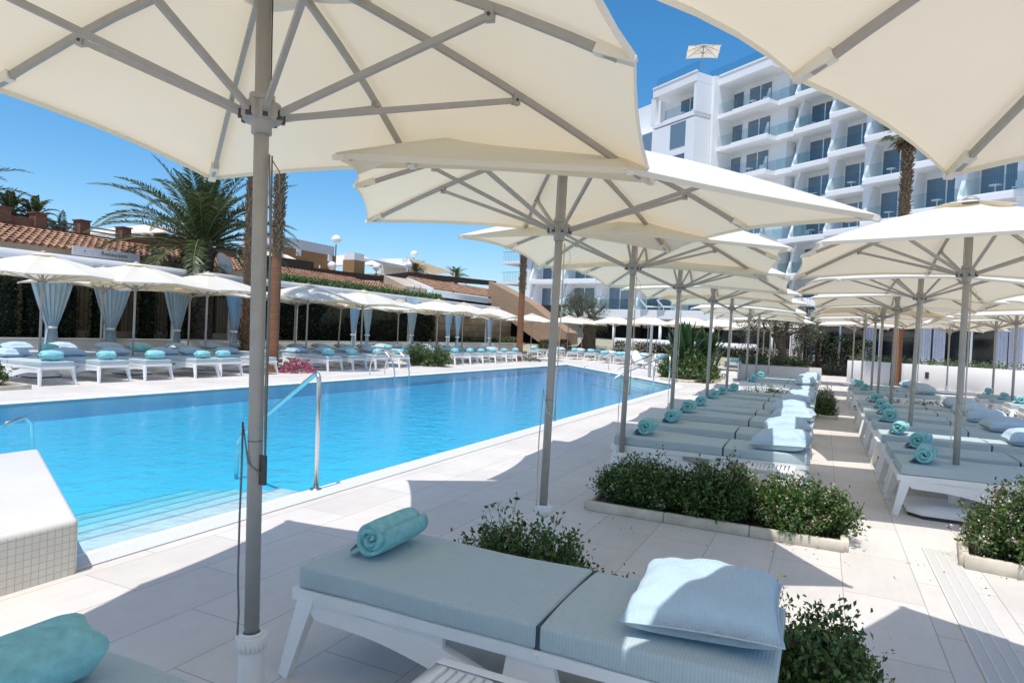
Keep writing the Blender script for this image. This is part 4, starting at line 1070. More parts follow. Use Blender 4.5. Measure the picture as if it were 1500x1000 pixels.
# palms
feather_palm('date_palm','large date palm with arching feather fronds behind the curtains',(-22.3,18.3,.75),3.55,.40,54,4.3,seed=4,ll=.56,nl=90)
feather_palm('date_palm','palm cut by the left picture edge behind the roof terrace',(-29.6,13.0,0),5.3,.3,34,3.2,seed=5,ll=.5,nl=44)
for i,(x,y,z,l) in enumerate([(-28.4,14.65,4.9,'left one of two small cycads on the brick roof terrace'),(-28.4,15.5,4.9,'right one of two small cycads on the brick roof terrace')]):
    feather_palm('cycad',l,(x,y,z),.35,.12,22,.85,'cycads on the roof terrace',6+i,.2,26)
feather_palm('cycad','bushy small palm behind the terrace railing, third from the left',(-31.5,18.3,4.0),.7,.12,26,1.3,None,9,.3,26)
fan_palm('fan_palm','tall palm with smooth orange lower trunk and shaggy upper trunk beside the pink flowers',(-15.35,15.3,0),9.5,.15,3.65,seed=3)
fan_palm('fan_palm','dark shaggy palm trunk just left of the nearest parasol pole',(-18.9,17.6,0),9.5,.24,.4,seed=4)
fan_palm('fan_palm','palm with orange trunk below the far hotel balconies across the pool',(-15.2,33.2,0),9.0,.17,3.9,seed=5)
fan_palm('fan_palm','palm with brick red ringed trunk among the right hand parasols',(2.7,31.3,0),10.4,.19,4.6,seed=6,crown_r=.95,skirt=.4)
# ================================================================== TERRACE WALL, HEDGES, PERGOLA (across the pool)
def wall(name,label,cat,x0,x1,y0,y1,z0,z1,m,cap=None):
    t=thing(name,label,cat,(x0,y0,0)); mb=MB(); mb.box(0,x1-x0,0,y1-y0,z0,z1); mb.build('wall',m,t,None,.012,1)
    if cap: c=MB(); c.box(-.02,x1-x0+.02,-.02,y1-y0+.02,z1+.002,z1+.04); c.build('coping',cap,t,None,.006,1)
    return t
wall('terrace_wall','low pale grey wall running behind the rear loungers across the pool','wall',-21.35,-21.05,0,47,0,.71,M['grey_wall'],M['grey_wall'])
b=MB(); b.add([(-60,-20,.70),(-21.3,-20,.70),(-21.3,49,.70),(-60,49,.70)],[(0,1,2,3)]); struct(b.build('terrace_ground',M['soil']))
def leafbox(name,label,cat,loc,sx,sy,sz,n,leaf,m,seed,taper=0,group=None,core=True):
    """clipped hedge / column: leaves through the outer volume round a near-black inner box"""
    rng=np.random.default_rng(seed); t=thing(name,label,cat,loc,0,group)
    P=rng.uniform(-1,1,(n,3)); ax=rng.integers(0,3,n); sg=rng.choice([-1,1],n)
    P[np.arange(n),ax]=sg*(1-np.abs(rng.normal(0,.13,n)))
    P[:,2]=(P[:,2]+1)/2
    lump=1+.10*np.sin(P[:,2]*9+P[:,1]*7+seed)+.08*np.sin(P[:,2]*23+P[:,0]*11)
    tp=1-taper*P[:,2]
    Q=np.stack([P[:,0]*sx/2*tp*lump,P[:,1]*sy/2*tp*(lump if sy<2*sx else 1),P[:,2]*sz*(1+.05*np.sin(P[:,1]*sy*2.1+seed))],1)+rng.normal(0,leaf*.5,(n,3))
    D=unit(rng.normal(0,1,(n,3))+np.array([0,0,.4])); st=MB()
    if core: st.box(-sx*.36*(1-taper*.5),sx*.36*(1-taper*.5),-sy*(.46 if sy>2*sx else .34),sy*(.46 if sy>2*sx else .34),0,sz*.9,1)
    else:
        for k in range(5): st.tube([(rng.normal(0,sx*.1),rng.normal(0,sy*.1),0),(rng.normal(0,sx*.2),rng.normal(0,sy*.2),sz*.8)],.02,5,1)
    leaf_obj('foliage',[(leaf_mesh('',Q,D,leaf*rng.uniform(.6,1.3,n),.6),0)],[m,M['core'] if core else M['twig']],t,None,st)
    return t
G='column hedges behind the curtains'
for i,(y,h) in enumerate([(11.35,1.7),(12.05,1.75),(13.1,1.7),(14.15,1.75),(15.85,1.9),(17.0,1.6),(20.6,1.8)]):
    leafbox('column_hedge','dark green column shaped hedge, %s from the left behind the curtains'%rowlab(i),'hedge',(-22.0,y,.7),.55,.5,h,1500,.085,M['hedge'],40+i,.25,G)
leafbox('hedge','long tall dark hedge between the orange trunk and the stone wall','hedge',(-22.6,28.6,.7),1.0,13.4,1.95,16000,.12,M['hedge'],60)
# board fence behind the column hedges
t=thing('board_fence','tan timber board fence behind the column hedges','fence',(-23.0,7,.7))
f=MB(); f.box(0,.05,0,15,.25,1.75); f.build('boards',M['fence'],t)
f=MB(); f.box(-.03,.12,0,15,0,.25); f.build('plinth',M['beige_wall'],t)
for k in range(8):
    f=MB(); f.box(.055,.13,.2+k*2.05,.3+k*2.05,.25,1.85); f.build('post',M['twig'],t)
# white pergola with tied curtains
PY=[9.0,12.06,13.85,16.3,18.8,22.4,26.5,31.2,35.6,40.6]
t=thing('pergola','long white pergola with flat fabric roof and tied curtains across the pool','pergola',(-21.2,8,0))
p=MB(); p.box(-.09,.09,0,34.5,3.02,3.30); p.build('beam',M['white_paint'],t,None,.008,1)
p=MB(); p.box(-3.4,-3.22,0,34.5,3.02,3.30); p.build('rear_beam',M['white_paint'],t)
for y in PY:
    q=MB(); q.box(-.05,.05,y-8-.05,y-8+.05,.72,3.015); q.build('post',M['white_paint'],t)
    q=MB(); q.box(-3.21,-.095,y-8-.04,y-8+.04,3.06,3.24); q.build('rafter',M['white_paint'],t)
p=MB(); p.grid(lambda u,v:(-3.3+3.35*u, 34.5*v, 3.315+.03*math.sin(v*60)*math.sin(u*3)),6,120); p.build('roof_cloth',M['white_paint'],t)
def curtain(label,loc,wtop,h,sx=0,seed=0,group=None,waist=.24):
    rng=random.Random(seed); mb=MB(); ph=rng.uniform(0,6)
    def fn(u,v):
        z=h*(1-v); q=v; 
        wd = wtop*(1-(1-.20)*min(1,q/(1-waist))**1.35) if q<1-waist else wtop*(.20+.10*(q-(1-waist))/waist)
        x=(u-.5)*wd + sx*math.sin(min(1,q/(1-waist))*PI/2)
        fold=.05*(.35+.65*wd/wtop)*math.sin(u*2*PI*7+ph)+.02*math.sin(u*2*PI*15+ph*2)
        return (fold, x, z)
    mb.grid(fn,84,26); t=thing('tied_curtain',label,'curtain',loc,0,group); c=mb.build('cloth',M['curtain'],t)
    tb=MB(); tb.lathe([(.13,h*waist-.02),(.14,h*waist+.02),(.13,h*waist+.05)],12,0,(0,sx)); tb.build('tie_band',M['white_paint'],t)
    return t
M['curtain']=mat('blue_curtain_cloth',(.42,.57,.68),.9,var=.06,scale=3)
G='tied blue curtains of the pergola'
CT=[(12.06,1.45,0),(13.85,1.5,0),(16.3,1.25,0),(18.75,1.0,.1),(26.2,.85,-.1),(27.1,.85,.1),(31.2,1.15,0),(35.2,.95,-.1),(36.2,.95,.1),(40.7,1.0,0)]
cl=['leftmost wide blue tied curtain under the white pergola','second wide blue tied curtain from the left under the pergola','third blue tied curtain, just left of the date palm','narrow blue tied curtain right of the date palm','left half of the first pair of tied blue curtains','right half of the first pair of tied blue curtains','single tall blue curtain hanging from the pergola beam beside the dark hedge','left half of the second pair of tied blue curtains','right half of the second pair of tied blue curtains','last tied blue curtain before the stone wall']
for i,(y,w,sx) in enumerate(CT): curtain(cl[i],(-20.98,y,.45),w,2.75 if i==6 else 2.55,sx,i,G)
leafbox('ivy_hedge','bright green climbing ivy growing along the top of the pergola','hedge',(-22.4,29.2,3.28),.8,13.6,.34,7000,.13,M['ivy'],70)
wall('stone_wall','wall of large sandstone blocks beyond the dark hedge','wall',-23.3,-22.8,36.5,48,.70,3.1,M['stone'])
leafbox('low_hedge','low green planting at the foot of the sandstone wall','hedge',(-21.9,42.3,.7),.7,10,.35,3500,.11,M['grass'],71)
# satellite dish
t=thing('satellite_dish','white satellite dish standing on the pergola beside the date palm','satellite dish',(-21.6,18.65,3.3))
d=MB(); d.grid(lambda u,v:(.42*u*math.cos(2*PI*v),.42*u*math.sin(2*PI*v),.16*u*u),8,28)
d.grid(lambda u,v:(.42*u*math.cos(2*PI*v),.42*u*math.sin(2*PI*v),.16*u*u-.02),8,28)
o=d.build('dish',M['white_paint'],t,(0,0,.42)); o.rotation_euler=(math.radians(20),math.radians(62),math.radians(35))
d=MB(); d.tube([(0,0,0),(0,0,.42)],.03,8); d.beam((0,0,.3),(.2,.1,.4),.03,.03); d.build('mast',M['grey_metal'],t)
d=MB(); d.tube([(0,0,.25),(.32,.2,.33),(.44,.3,.52)],.012,6); d.lathe([(0,0),(.035,0),(.04,.09),(0,.09)],10); d.build('feed_arm',M['grey_metal'],t)

# ------------------------------------------------------------------ restaurant buildings
def tile_roof(name,parent,x0,z0,x1,z1,y0,y1,pitch=.26,row=.34,base=None):
    """barrel tiles: rows of half round tiles from eave (x0,z0) up to (x1,z1)"""
    mb=MB(); n=int((y1-y0)/pitch); Ls=math.hypot(x1-x0,z1-z0); m=max(1,int(Ls/row)); dx=(x1-x0)/Ls; dz=(z1-z0)/Ls
    bx,by,bz=base
    for i in range(n):
        for j in range(m):
            jit=random.uniform(-.012,.012); yc=y0+(i+.5)*pitch+jit; s0=j*Ls/m-.03; s1=(j+1)*Ls/m+.03
            vs=[]; 
            for s,r,lift in ((s0,.095,.035),(s1,.075,.0)):
                for k in range(6):
                    a=PI*k/5; vs.append((x0+dx*s-bx-dz*0, yc+r*math.cos(a)*1.15-by, z0+dz*s+lift+r*math.sin(a)-bz))
            fs=[(k,k+1,7+k,6+k) for k in range(5)]
            mb.add(vs,fs,0,True)
    mb.add([(x0-bx,y0-by,z0-bz),(x0-bx,y1-by,z0-bz),(x1-bx,y1-by,z1-bz),(x1-bx,y0-by,z1-bz)],[(0,1,2,3)],0)
    return mb.build(name,M['roof'],parent)
B=(-25.0,6,0)
t=thing('restaurant_building','low restaurant with clay tiled roof and brick roof terrace across the pool','building',B)
w=MB(); w.box(-9,0,0,18.6,.7,3.86); w.build('wall',M['beige_wall'],t)
tile_roof('roof',t,-24.55,3.78,-27.1,4.58,6,24.4,base=B)
w=MB(); w.box(-9,-2.12,0,18.5,3.9,4.72); w.build('terrace_parapet',M['brick'],t)
for y in (8.2,13.83,15.05,16.7,18.45,20.25,22.3):
    w=MB(); w.box(-2.55,-2.09,y-6-.2,y-6+.2,4.725,5.22); o=w.build('brick_pillar',M['brick'],t)
    c=MB(); c.box(-2.59,-2.05,y-6-.24,y-6+.24,5.222,5.27); c.build('cap',M['brick'],o)
w=MB(); w.box(-2.42,-2.2,.2,8.85,4.73,5.0); w.build('brick_balustrade',M['brick'],t)
w=MB(); w.box(-2.42,-2.2,14.5,18.4,4.73,5.02); w.build('brick_balustrade',M['brick'],t)
for z in (4.86,5.02): 
    w=MB(); w.box(-2.34,-2.29,8.85,14.2,z,z+.05); w.build('railing_bar',mat('grey_timber',(.16,.16,.16),.8),t)
w=MB(); w.box(-7.5,-4.0,16.2,18.4,4.72,5.5); w.build('stair_house',M['brick'],t)
# sign
t=thing('sign_board','pale grey restaurant sign board hanging under the tiled eave','sign',(-24.30,14.55,3.60))
w=MB(); w.box(-.03,.03,0,2.55,.0,.32); w.build('board',mat('pale_sign_board',(.58,.57,.58),.6),t)
fc=bpy.data.curves.new('lettering','FONT'); fc.body='Restaurante'; fc.size=.20; fc.extrude=.004; fc.space_character=1.05
fo=bpy.data.objects.new('tmp',fc); COL.objects.link(fo); bpy.context.view_layer.update()
me=bpy.data.meshes.new_from_object(fo.evaluated_get(bpy.context.evaluated_depsgraph_get())); bpy.data.objects.remove(fo)
o=ob('lettering',me,mat('dark_lettering',(.06,.05,.06),.7),t); o.rotation_euler=(PI/2,0,PI/2); o.location=(.034,1.02,.10)
w=MB(); w.lathe([(0,0),(.03,0),(.03,.006),(0,.006)],16); o=w.build('round_emblem',mat('maroon_emblem',(.22,.05,.07),.7),t); o.rotation_euler=(0,PI/2,0); o.location=(.034,.42,.17)
# tiled wings further along
B=(-25.0,24.8,0)
t=thing('restaurant_wing','beige restaurant wing with clay tiled roofs and dark brown parapet','building',B)
w=MB(); w.box(-8,0,0,11.2,.7,3.92); w.build('wall',M['beige_wall'],t)
tile_roof('roof',t,-24.6,3.86,-26.7,4.44,24.8,33.0,base=B)
tile_roof('lower_roof',t,-24.4,3.70,-26.2,4.28,33.1,36.2,base=B)
def fascia(name,parent,pts,base,mt,th=.3):
    mb=MB(); n=len(pts)
    for i in range(n-1):
        (y0,a0,b0),(y1,a1,b1)=pts[i],pts[i+1]; x=-26.75-base[0]
        vs=[(x,y0-base[1],a0),(x,y1-base[1],a1),(x,y1-base[1],b1),(x,y0-base[1],b0),(x-th,y0-base[1],a0),(x-th,y1-base[1],a1),(x-th,y1-base[1],b1),(x-th,y0-base[1],b0)]
        mb.add(vs,[(0,1,2,3),(7,6,5,4),(0,4,5,1),(3,2,6,7),(0,3,7,4),(1,5,6,2)])
    return mb.build(name,mt,parent)
fascia('dark_parapet',t,[(26.0,4.45,5.0),(29.5,4.55,5.06)],B,M['brown_fascia'],.5)
fascia('dark_cornice',t,[(29.55,4.36,4.73),(32.0,4.33,4.78),(36.1,4.55,4.86)],B,M['brown_fascia'])
w=MB(); w.box(-7.8,-2.1,.2,11.0,3.93,4.38); w.build('upper_wall',M['beige_wall'],t)
B=(-25.0,36.2,0)
t=thing('gabled_hall','beige gabled hall with white fascia and tiled roof in front of the stairs','building',B)
w=MB(); w.vprism([(0,0),(0,16.2),(-9,16.2),(-9,0)],.7,3.6); w.build('wall',M['beige_wall'],t)
w=MB(); M_=Matrix.Identity(4); w.prism([(0.02,3.602),(.02,4.25),(-2.0,5.05),(-8.5,5.05),(-8.5,3.602)],0,2.6); w.build('gable_wall',M['beige_wall'],t)
tile_roof('roof',t,-24.75,4.27,-26.9,5.15,39.0,52.0,base=B)
w=MB(); w.prism([(.45,4.15),(.45,4.32),(-2.0,5.14),(-2.0,4.97)],2.62,2.80); w.build('verge',M['white_paint'],t)
w=MB(); w.prism([(.45,4.15),(.45,4.42),(-2.0,5.34),(-2.0,4.97)],15.9,16.25); w.build('end_verge',M['white_paint'],t)
w=MB(); w.box(.27,.33,2.82,15.88,3.82,4.20); w.build('white_fascia',M['white_paint'],t)
w=MB(); w.box(-2.0,.25,2.9,15.8,3.62,3.80); w.build('shade_painted_soffit',M['recess_shade'],t)  # shade under the eave put into the soffit colour
fascia('dark_cornice',t,[(36.15,4.58,4.95),(39.2,5.0,5.46),(52.8,5.62,6.02)],B,M['brown_fascia'])
for dy in (.9,1.6): 
    w=MB(); w.tube([(.06,dy,4.1),(.12,dy,4.2),(.12,dy,4.35)],.02,6); w.build('wall_lamp',M['dark_metal'],t)
w=MB(); w.box(.03,.09,2.9,3.4,2.9,3.6); w.build('white_bracket',M['white_paint'],t)
# roof top things
t=thing('brick_stair_tower','ochre brick tower with pale railing on the restaurant roof','tower',(-29,29.3,4.2))
w=MB(); w.box(-3.5,0,0,4.7,0,1.75); w.build('wall',M['ochre_brick'],t)
w=MB(); w.box(-3.42,-.08,.08,4.62,1.76,2.36); w.build('pale_railing',mat('translucent_railing',(.62,.62,.64),.5),t)
for y in (1.1,3.9): 
    w=MB(); w.box(.01,.12,y,y+.32,1.35,1.75); w.build('bracket',M['white_paint'],t)
t=thing('chimney','small square ochre brick chimney with pale cap','chimney',(-27.4,33.9,4.4)); w=MB(); w.box(-.5,.4,-.5,.55,0,1.25); w.build('stack',M['ochre_brick'],t); w=MB(); w.box(-.46,.36,-.46,.51,1.252,1.70); w.build('cap',M['white_paint'],t)
def globe(label,loc,r,post,mushroom=False):
    t=thing('globe_lamp',label,'lamp',loc,0,'round lamps on the restaurant roof'); w=MB(); w.tube([(0,0,0),(0,0,post)],.035,8); w.build('post',M['dark_metal'],t)
    w=MB(); w.lathe([(max(.001,r*math.sin(PI*k/12)),post+r*.9-r*math.cos(PI*k/12)*(.55 if mushroom and k<6 else 1)) for k in range(13)],20); w.build('globe',M['white_paint'],t)
globe('mushroom shaped white lamp on a post above the brick tower',(-29.2,34.2,5.0),.32,1.75,True)
globe('white globe lamp in front of the brick tower',(-28.7,33.3,4.5),.28,.50)
globe('white globe lamp right of the chimney',(-27.4,36.2,4.5),.24,.75)
globe('second white globe lamp right of the chimney',(-27.4,40.0,5.0),.24,.85)
globe('mushroom shaped white lamp on the white roof house',(-30.5,45.2,7.0),.30,.22,True)
t=thing('white_roof_house','low white structure behind the dark cornice','roof structure',(-30,43.9,5.2)); w=MB(); w.box(-3,.0,0,2.2,0,1.8); w.build('wall',M['white_paint'],t)
w=MB(); w.box(-2.5,-.2,-6.0,-.01,1.0,1.18); w.build('slab',M['white_paint'],t)
def sail(label,pts,group='white shade sails on the restaurant roof'):
    P=[Vector(p) for p in pts]; c=sum(P,Vector())/len(P); t=thing('shade_sail',label,'shade sail',c,0,group); mb=MB()
    n=10
    def fn(u,v):
        q=(P[0].lerp(P[1],u)).lerp(P[2],v) if len(P)==3 else P[0].lerp(P[1],u).lerp(P[3].lerp(P[2],u),v)
        q=q-c; q.z-=.30*math.sin(PI*u)*math.sin(PI*v); return q
    mb.grid(fn,n,n); mb.build('cloth',M['canopy'],t)
    for p in P[:2]: 
        m2=MB(); m2.tube([Vector((p.x,p.y,4.0))-c,p-c],.05,8); m2.build('post',M['grey_metal'],t)
    return t
sail('white shade sail left of the roof lamp',[(-29,32.5,5.2),(-29,39,5.95),(-32,40,6.9),(-32,33,5.6)])
sail('pointed white shade sail right of the roof house',[(-28,47.5,6.25),(-29,42.0,6.9),(-32,50.0,6.3)])
sail('white shade sail behind the date palm',[(-30,19.5,5.2),(-30,23.6,5.95),(-34,24.5,6.6),(-34,20,5.4)])
sail('small white canopy in front of the brick tower',[(-27.4,26.5,5.1),(-27.4,29.3,5.0),(-28.6,29.3,5.45),(-28.6,26.5,5.45)])
feather_palm('cycad','small dark palm tuft right of the white roof house',(-30,44.6,5.0),.9,.12,22,1.2,None,10,.3,22)
feather_palm('cycad','dark palm tuft showing above the dark cornice',(-30,51.2,5.2),.9,.12,26,1.3,None,11,.3,22)
# stair
t=thing('brick_stair','tan brick stair flank rising to the left beyond the stone wall','stairs',(-24.6,48,0))
w=MB(); w.prism([(-.4,5.6),(3.2,4.0),(6.55,1.72),(6.6,.3),(5.2,.3),(-.4,3.7)],0,2.6); w.build('flank',M['stair_brick'],t)
w=MB(); w.box(-.3,4.9,2.3,2.55,.3,3.9); w.build('stair_underside_shade',M['recess_shade'],t)  # near-black slab stands in for the shadow under the stair

# ================================================================== HOTEL
def cell_parts():
    """one balcony bay: x along the front (0 = right end seen from the pool), y inwards, floor at z=0"""
    sl=MB(); sl.box(0,4.05,0,2.0,-.34,0); sl.box(.05,4.0,.05,.16,.002,.10)
    fin=MB(); 
    P=[(.03,.003),(1.0,2.655),(1.99,2.655),(1.99,.003)]
    for p in (0,):
        vs=[(3.86,y,z) for y,z in P]+[(4.10,y,z) for y,z in P]; n=len(P)
        fin.add(vs,[tuple(range(n))[::-1],tuple(range(n,2*n))]+[(i,(i+1)%n,n+(i+1)%n,n+i) for i in range(n)])
    win=MB()
    for x0,x1 in ((1.35,2.52),(2.59,3.78)):
        win.box(x0,x1,1.93,1.98,.05,2.28,0)
    fr=MB(); fr.box(1.28,1.35,1.90,1.99,.003,2.36); fr.box(2.51,2.60,1.90,1.99,.003,2.36); fr.box(3.78,3.85,1.90,1.99,.003,2.36); fr.box(1.28,3.85,1.89,1.985,2.28,2.37)
    ra=MB(); ra.box(.14,4.0,.09,.105,.10,1.02)
    tb=MB(); tb.lathe([(.03,.005),(.03,.66)],8,0,(2.6,1.0)); tb.lathe([(0,.66),(.32,.66),(.32,.69),(0,.69)],16,0,(2.6,1.0)); tb.box(1.3,1.75,.9,1.35,.40,.44); tb.box(1.3,1.75,1.30,1.35,.44,.85)
    for x in (1.32,1.73):
        for y in (.93,1.32): tb.box(x-.015,x+.015,y-.015,y+.015,.005,.40)
    for q in (sl,fin,fr,ra,win,tb): q.v=[(a,-b,c) for a,b,c in q.v]
    return [('balcony_slab',sl,M['hotel_white']),('fin_wall',fin,M['hotel_white']),('window_frame',fr,M['hotel_white']),('glass_railing',ra,M['glass'])],('pane',win,M['window']),tb
CP,PANE,TB=cell_parts()
CELLM=[]
for nm,mb,m in CP:
    me=mb.mesh(nm); me.materials.append(m); CELLM.append((nm,me))
PANEM=PANE[1].mesh('pane'); PANEM.materials.append(M['window'])
TBM=TB.mesh('balcony_furniture'); TBM.materials.append(M['plastic'])
rndh=random.Random(9)
def cell(parent,loc,rz,rail=True,furn=True,fin=True):
    for nm,me in CELLM:
        if nm=='fin_wall' and not fin: continue
        if nm=='glass_railing' and not rail: continue
        o=put(nm,me,parent); o.location=loc; o.rotation_euler=(0,0,rz)
        if nm=='window_frame': put('pane',PANEM,o)
        if nm=='glass_railing' and furn and rndh.random()<.55: tables.append((parent,loc,rz))
tables=[]
A=math.atan2(.575,-.818)                       # direction along a balcony front
t=thing('hotel_tower','tall white hotel with stepped balconies, glass railings and slanted fin walls','hotel',(0,0,0))
units=[(-11.73,61.26,1),(-5.27,59.94,0),(-1.31,58.7,0),(.1,57.3,0),(2.8,53.9,0),(5.15,50.3,0),(7.5,46.6,0),(9.8,42.9,0),(12.1,39.2,0)]
ex_,ey_=math.cos(A),math.sin(A); mx_,my_=.575,.818
for i,(bx,by,k) in enumerate(units):
    wid=(5.6,7.3,5.6)[i] if i<3 else 4.05
    top=25.9+.013*i
    w=MB(); P=[]
    for (a,b) in ((-.4,2.0),(wid+1.2,2.0),(wid+1.2,12),(-.4,12)): P.append((bx+ex_*a+mx_*b,by+ey_*a+my_*b))
    w.vprism(P,.0,top); w.build('wall_block',M['hotel_white'],t)
    for f in range(7):
        if i or f==6: cell(t,(bx,by,4.4+3.0*f+.002*i),A,fin=i>2)
        if wid>5:   # wider bays: extra slab and side wall
            w=MB(); q=[(bx+ex_*a+mx_*b,by+ey_*a+my_*b) for a,b in ((4.06,0),(wid,0),(wid,1.99),(4.06,1.99))]; w.vprism(q,4.4+3*f-.34+.002*i,4.4+3*f+.002*i); w.build('balcony_slab',M['hotel_white'],t)
            if i in (1,2):
                sh=wid-4.05; o=put('window_frame',dict(CELLM)['window_frame'],t); o.location=(bx+ex_*(sh-.15),by+ey_*(sh-.15),4.4+3.0*f+.002*i); o.rotation_euler=(0,0,A); put('pane',PANEM,o)
                o=put('fin_wall',dict(CELLM)['fin_wall'],t); o.location=(bx+ex_*sh,by+ey_*sh,4.4+3.0*f+.002*i); o.rotation_euler=(0,0,A)
                o=put('glass_railing',dict(CELLM)['glass_railing'],t); o.location=(bx+ex_*(sh-.02),by+ey_*(sh-.02),4.403+3.0*f+.002*i); o.rotation_euler=(0,0,A)
    w=MB(); q=[(bx+ex_*a+mx_*b,by+ey_*a+my_*b) for a,b in ((-.16,-.06),(wid+.04,-.06),(wid+.04,2.02),(-.16,2.02))]; w.vprism(q,25.1+.011*i,25.9+.017*i); w.build('roof_slab',M['hotel_white'],t)
    w=MB(); q=[(bx+ex_*a+mx_*b,by+ey_*a+my_*b) for a,b in ((-.2,-.12),(wid+.08,-.12),(wid+.08,.06),(-.2,.06))]; w.vprism(q,25.902+.017*i,26.05+.017*i); w.build('parapet_trim',M['hotel_white'],t)
    w=MB(); q=[(bx+ex_*a+mx_*b,by+ey_*a+my_*b) for a,b in ((-.1,.30),(wid,.30),(wid,.315),(-.1,.315))]; w.vprism(q,26.06+.017*i,27.0); w.build('roof_glass_railing',M['glass'],t)
# the projecting left bay: solid front with one tall window below the top floor
bx,by,_=units[0]
w=MB(); q=[(bx+ex_*a+mx_*b,by+ey_*a+my_*b) for a,b in ((-.14,.03),(8,.03),(8,1.95),(-.14,1.95))]; w.vprism(q,.0,21.9); w.build('bay_front',M['hotel_white'],t)
for f in range(6):
    z=4.4+3*f
    for a0,a1 in ((1.0,3.0),(5.6,7.0)):
        w=MB(); q=[(bx+ex_*a+mx_*b,by+ey_*a+my_*b) for a,b in ((a0,.0),(a1,.0),(a1,.02),(a0,.02))]; w.vprism(q,z+.1,z+2.4); w.build('bay_window',M['window'],t)
w=MB(); q=[(bx+ex_*a+mx_*b,by+ey_*a+my_*b) for a,b in ((-.16,.0),(.14,.0),(.14,2),(-.16,2))]; w.vprism(q,22.42,25.08); w.build('corner_pier',M['hotel_white'],t)
w=MB(); q=[(bx+ex_*a+mx_*b,by+ey_*a+my_*b) for a,b in ((5.3,.0),(5.9,.0),(5.9,.4),(5.3,.4))]; w.vprism(q,22.42,25.08); w.build('corner_pier',M['hotel_white'],t)
w=MB(); q=[(bx+ex_*a+mx_*b,by+ey_*a+my_*b) for a,b in ((5.9,2),(16,2),(16,12),(5.9,12))]; w.vprism(q,0,25.7); w.build('wall_block',M['hotel_white'],t)
for z in (4.4,7.4,10.4,13.4,16.4,19.4,22.4):
    w=MB(); q=[(bx+ex_*a+mx_*b,by+ey_*a+my_*b) for a,b in ((8.02,.0),(15.8,.0),(15.8,1.98),(8.02,1.98))]; w.vprism(q,z-.34,z); w.build('balcony_slab',M['hotel_white'],t)
for parent,loc,rz in tables:
    o=mesh_thing('balcony_furniture',TBM,'white table and chair on a hotel tower balcony','balcony furniture',loc,(0,0,rz),'tables and chairs on the hotel balconies')
# low wing facing the pool
A2=math.atan2(.263,-.965); e2=(math.cos(A2),math.sin(A2)); m2=(.263,.965)
t=thing('hotel_wing','low white hotel wing with slanted fins and windows behind the olive tree','hotel',(-8.0,57.2,0))
def wp(a,b): return (e2[0]*a+m2[0]*b, e2[1]*a+m2[1]*b)
w=MB(); w.vprism([wp(-3,2.0),wp(21.8,2.0),wp(21.8,12),wp(-3,12)],0,10.4); w.build('wall_block',M['hotel_white'],t)
for u in range(5):
    for f in range(2):
        a=u*4.15; q=wp(a,0); cell(t,(q[0],q[1],4.02+2.95*f),A2,rail=(u<4),furn=False)
for u,a in ((0,16.7),(1,20.9)):
    q=[wp(a,.5),wp(a+.5,.5),wp(a+.5,2.0),wp(a,2.0)]; w=MB(); w.vprism(q,4.03,10.2); w.build('pier',M['hotel_white'],t)
w=MB(); w.vprism([wp(-3,.02),wp(21.6,.02),wp(21.6,1.98),wp(-3,1.98)],9.65,10.42); w.build('roof_slab',M['hotel_white'],t)
for z in (7.0,9.2): 
    w=MB(); w.vprism([wp(21.85,1.0),wp(25.5,1.0),wp(25.5,4),wp(21.85,4)],z-.3,z); o=w.build('side_balcony',M['hotel_white'],t)
    w=MB(); 
    for k in range(16): p=wp(21.9+k*.22,1.04); w.tube([(p[0],p[1],z),(p[0],p[1],z+1.0)],.012,4)
    p=wp(21.9,1.04); q=wp(25.4,1.04); w.tube([(p[0],p[1],z+1.0),(q[0],q[1],z+1.0)],.02,5); w.build('railing',M['dark_metal'],o)
# sun terrace above the loggia
t=thing('loggia_terrace','white terrace slab on slim posts above a dark open loggia','terrace',(-8.0,57.2,0))
w=MB(); w.vprism([wp(-11,-2.2),wp(20.5,-2.2),wp(20.5,-.01),wp(-11,-.01)],3.25,4.0); w.build('slab',M['hotel_white'],t)
w=MB(); w.vprism([wp(-11,-1.9),wp(20.2,-1.9),wp(20.2,.2),wp(-11,.2)],2.9,3.24); w.build('soffit_beam',M['grey_wall'],t)
w=MB(); w.vprism([wp(-11,-2.1),wp(16.5,-2.1),wp(16.5,-2.085),wp(-11,-2.085)],4.05,4.95); w.build('glass_railing',M['glass'],t)
for a in (-9.8,-5.0,-.3,4.4,9.0): 
    w=MB(); q=wp(a,-1.9); w.tube([(q[0],q[1],.5),(q[0],q[1],2.895)],.13,12); w.build('post',M['hotel_white'],t)
w=MB(); w.vprism([wp(-11,1.0),wp(14.0,1.0),wp(14.0,1.3),wp(-11,1.3)],.5,2.895); w.build('shade_painted_back_wall',M['recess_shade'],t)  # back wall coloured near-black for the unlit depth of the loggia
for k,a in enumerate((-8.6,-7.2,-3.2,-1.8,1.8,3.0,7.4)):
    w=MB(); p0=wp(a,.96); p1=wp(a+1.0,.96); p2=wp(a+1.0,.98); p3=wp(a,.98); w.vprism([p0,p1,p2,p3],1.4,2.85); w.build('door_glass',M['dark_glass'],t)
    c=MB(); x,y=wp(a+1.15,.9); 
    c.grid(lambda u,v:(x+.25*(u-.5)*e2[0]+.03*math.sin(u*20)*m2[0], y+.25*(u-.5)*e2[1]+.03*math.sin(u*20)*m2[1], 1.4+1.45*v),20,2); c.build('drape',M['grey_wall'],t)
